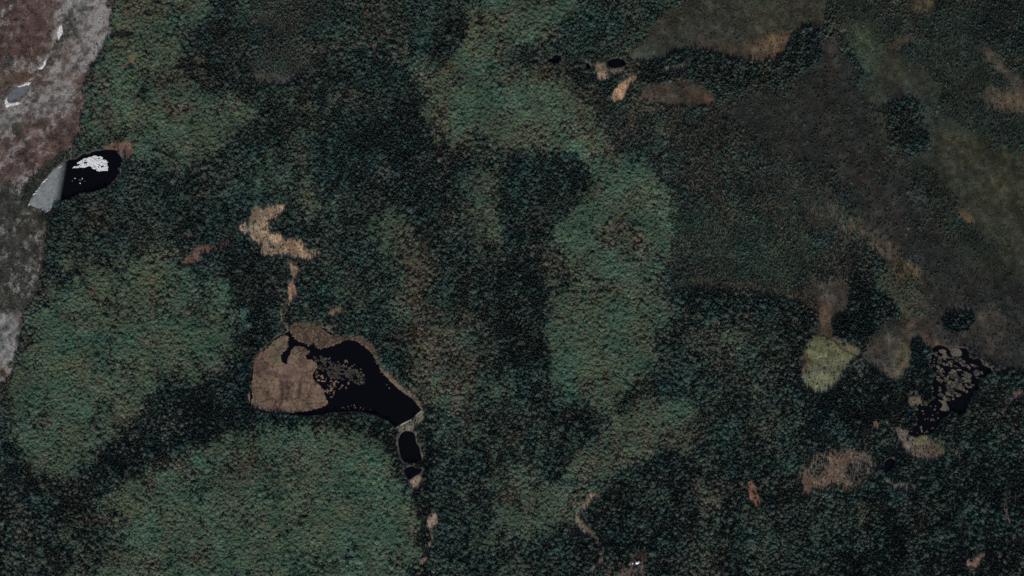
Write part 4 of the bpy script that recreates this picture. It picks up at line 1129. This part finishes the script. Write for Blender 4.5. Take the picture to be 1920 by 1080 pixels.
# ------------------------------------------------------------------ small white hut and sheds in the clearing at the bottom edge
def hut(x, y, L, W, H, rz, name, label, wall):
    e = bpy.data.objects.new(name, None); e.location = (wx(x), wy(y), -.1); e.rotation_euler = (0, 0, R(rz)); COL.objects.link(e); tag(e, label, 'hut')
    a, b = L / 2, W / 2
    obj('wall', mesh('hut_wall', [(-a, -b, 0), (a, -b, 0), (a, b, 0), (-a, b, 0), (-a, -b, H), (a, -b, H), (a, b, H), (-a, b, H), (-a, 0, H + W * .22), (a, 0, H + W * .22)],
        [(0, 1, 5, 4), (2, 3, 7, 6), (1, 2, 6, 9, 5), (3, 0, 4, 8, 7)]), wall, e)
    a += .35; b += .35; h1 = H - .05; h2 = H + W * .22 + .1
    obj('roof', mesh('hut_roof', [(-a, -b, h1), (a, -b, h1), (a, 0, h2), (-a, 0, h2), (-a, b, h1), (a, b, h1), (-a, -b, h1 - .1), (a, -b, h1 - .1), (a, b, h1 - .1), (-a, b, h1 - .1)],
        [(0, 1, 2, 3), (3, 2, 5, 4), (6, 7, 1, 0), (8, 9, 4, 5)]), M_WHITE, e)
    obj('door', mesh('hut_door', [(-.45, -W / 2 - .02, 0), (.45, -W / 2 - .02, 0), (.45, -W / 2 - .02, 1.95), (-.45, -W / 2 - .02, 1.95), (-.45, -W / 2 - .06, 0), (.45, -W / 2 - .06, 0), (.45, -W / 2 - .06, 1.95), (-.45, -W / 2 - .06, 1.95)],
        [(4, 5, 6, 7), (0, 4, 7, 3), (5, 1, 2, 6), (7, 6, 2, 3)]), M_BARK, e)
hut(1195.5, 1055, 7.0, 4.2, 2.3, 14, 'hut', 'larger bright white roofed hut in the brown clearing at the bottom edge', M_REDWALL)
hut(1181, 1056.5, 4.6, 2.1, 2.1, 98, 'hut', 'narrow bright white roof, leftmost in the brown clearing at the bottom edge', M_REDWALL)
hut(1185.8, 1056, 4.2, 1.7, 2.0, 94, 'hut', 'narrow dull white roof, middle of three in the bottom clearing', M_REDWALL)

# ------------------------------------------------------------------ bleached fallen trunks
def log(x, y, L, ang, label, group=None, rr=.28):
    v, f, s_ = [], [], []
    taper(v, f, s_, (-L / 2, 0, 0), (L / 2, 0, .1), rr, rr * .45, 1, 7)
    n0 = 7; f.append(tuple(range(n0))[::-1]); f.append(tuple(range(n0, 2 * n0)))
    for k in range(4):
        t_ = random.uniform(-.2, .45) * L; a = random.choice((-1, 1)) * random.uniform(.5, 1.1)
        taper(v, f, s_, (t_, 0, .05), (t_ + math.cos(a) * L * .14, math.sin(a) * L * .14, .3), rr * .35, rr * .12, 1, 4)
    e = bpy.data.objects.new('fallen_trunk', mesh('fallen_trunk', v, f)); e.data.materials.append(M_LOG)
    e.location = (wx(x), wy(y), rr * .8); e.rotation_euler = (0, 0, R(ang)); COL.objects.link(e)
    tag(e, label, 'fallen trunk', group)
log(1104, 176, 14, -62, 'pale fallen trunk lying left of the tan sand flats at the top', rr=.5)
log(1098, 158, 16, -84, 'thin pale fallen trunk in the dark wood left of the top sand flats', rr=.35)
log(1184, 847, 6, 80, 'stub of pale trunk in the dark lower wood', rr=.4)
log(1415, 912, 7, -70, 'pale trunk lying in the orange gap at lower right', rr=.4)
log(1688, 847, 7, 85, 'bright bleached trunk end beside the brown fen at lower right', rr=.9)
log(1672, 856, 13, -50, 'bleached trunk lying beside the black forest pool', rr=.5)
log(1100, 972, 6, 70, 'pale trunk lying in the tan stream bed near the bottom', rr=.45)
log(1248, 992, 9, -12, 'pale trunk fallen in the dark wood above the hut clearing', rr=.4)
log(1576, 214, 8, -30, 'pale trunk lying on the blackish mire near the hook-shaped stand', rr=.3)
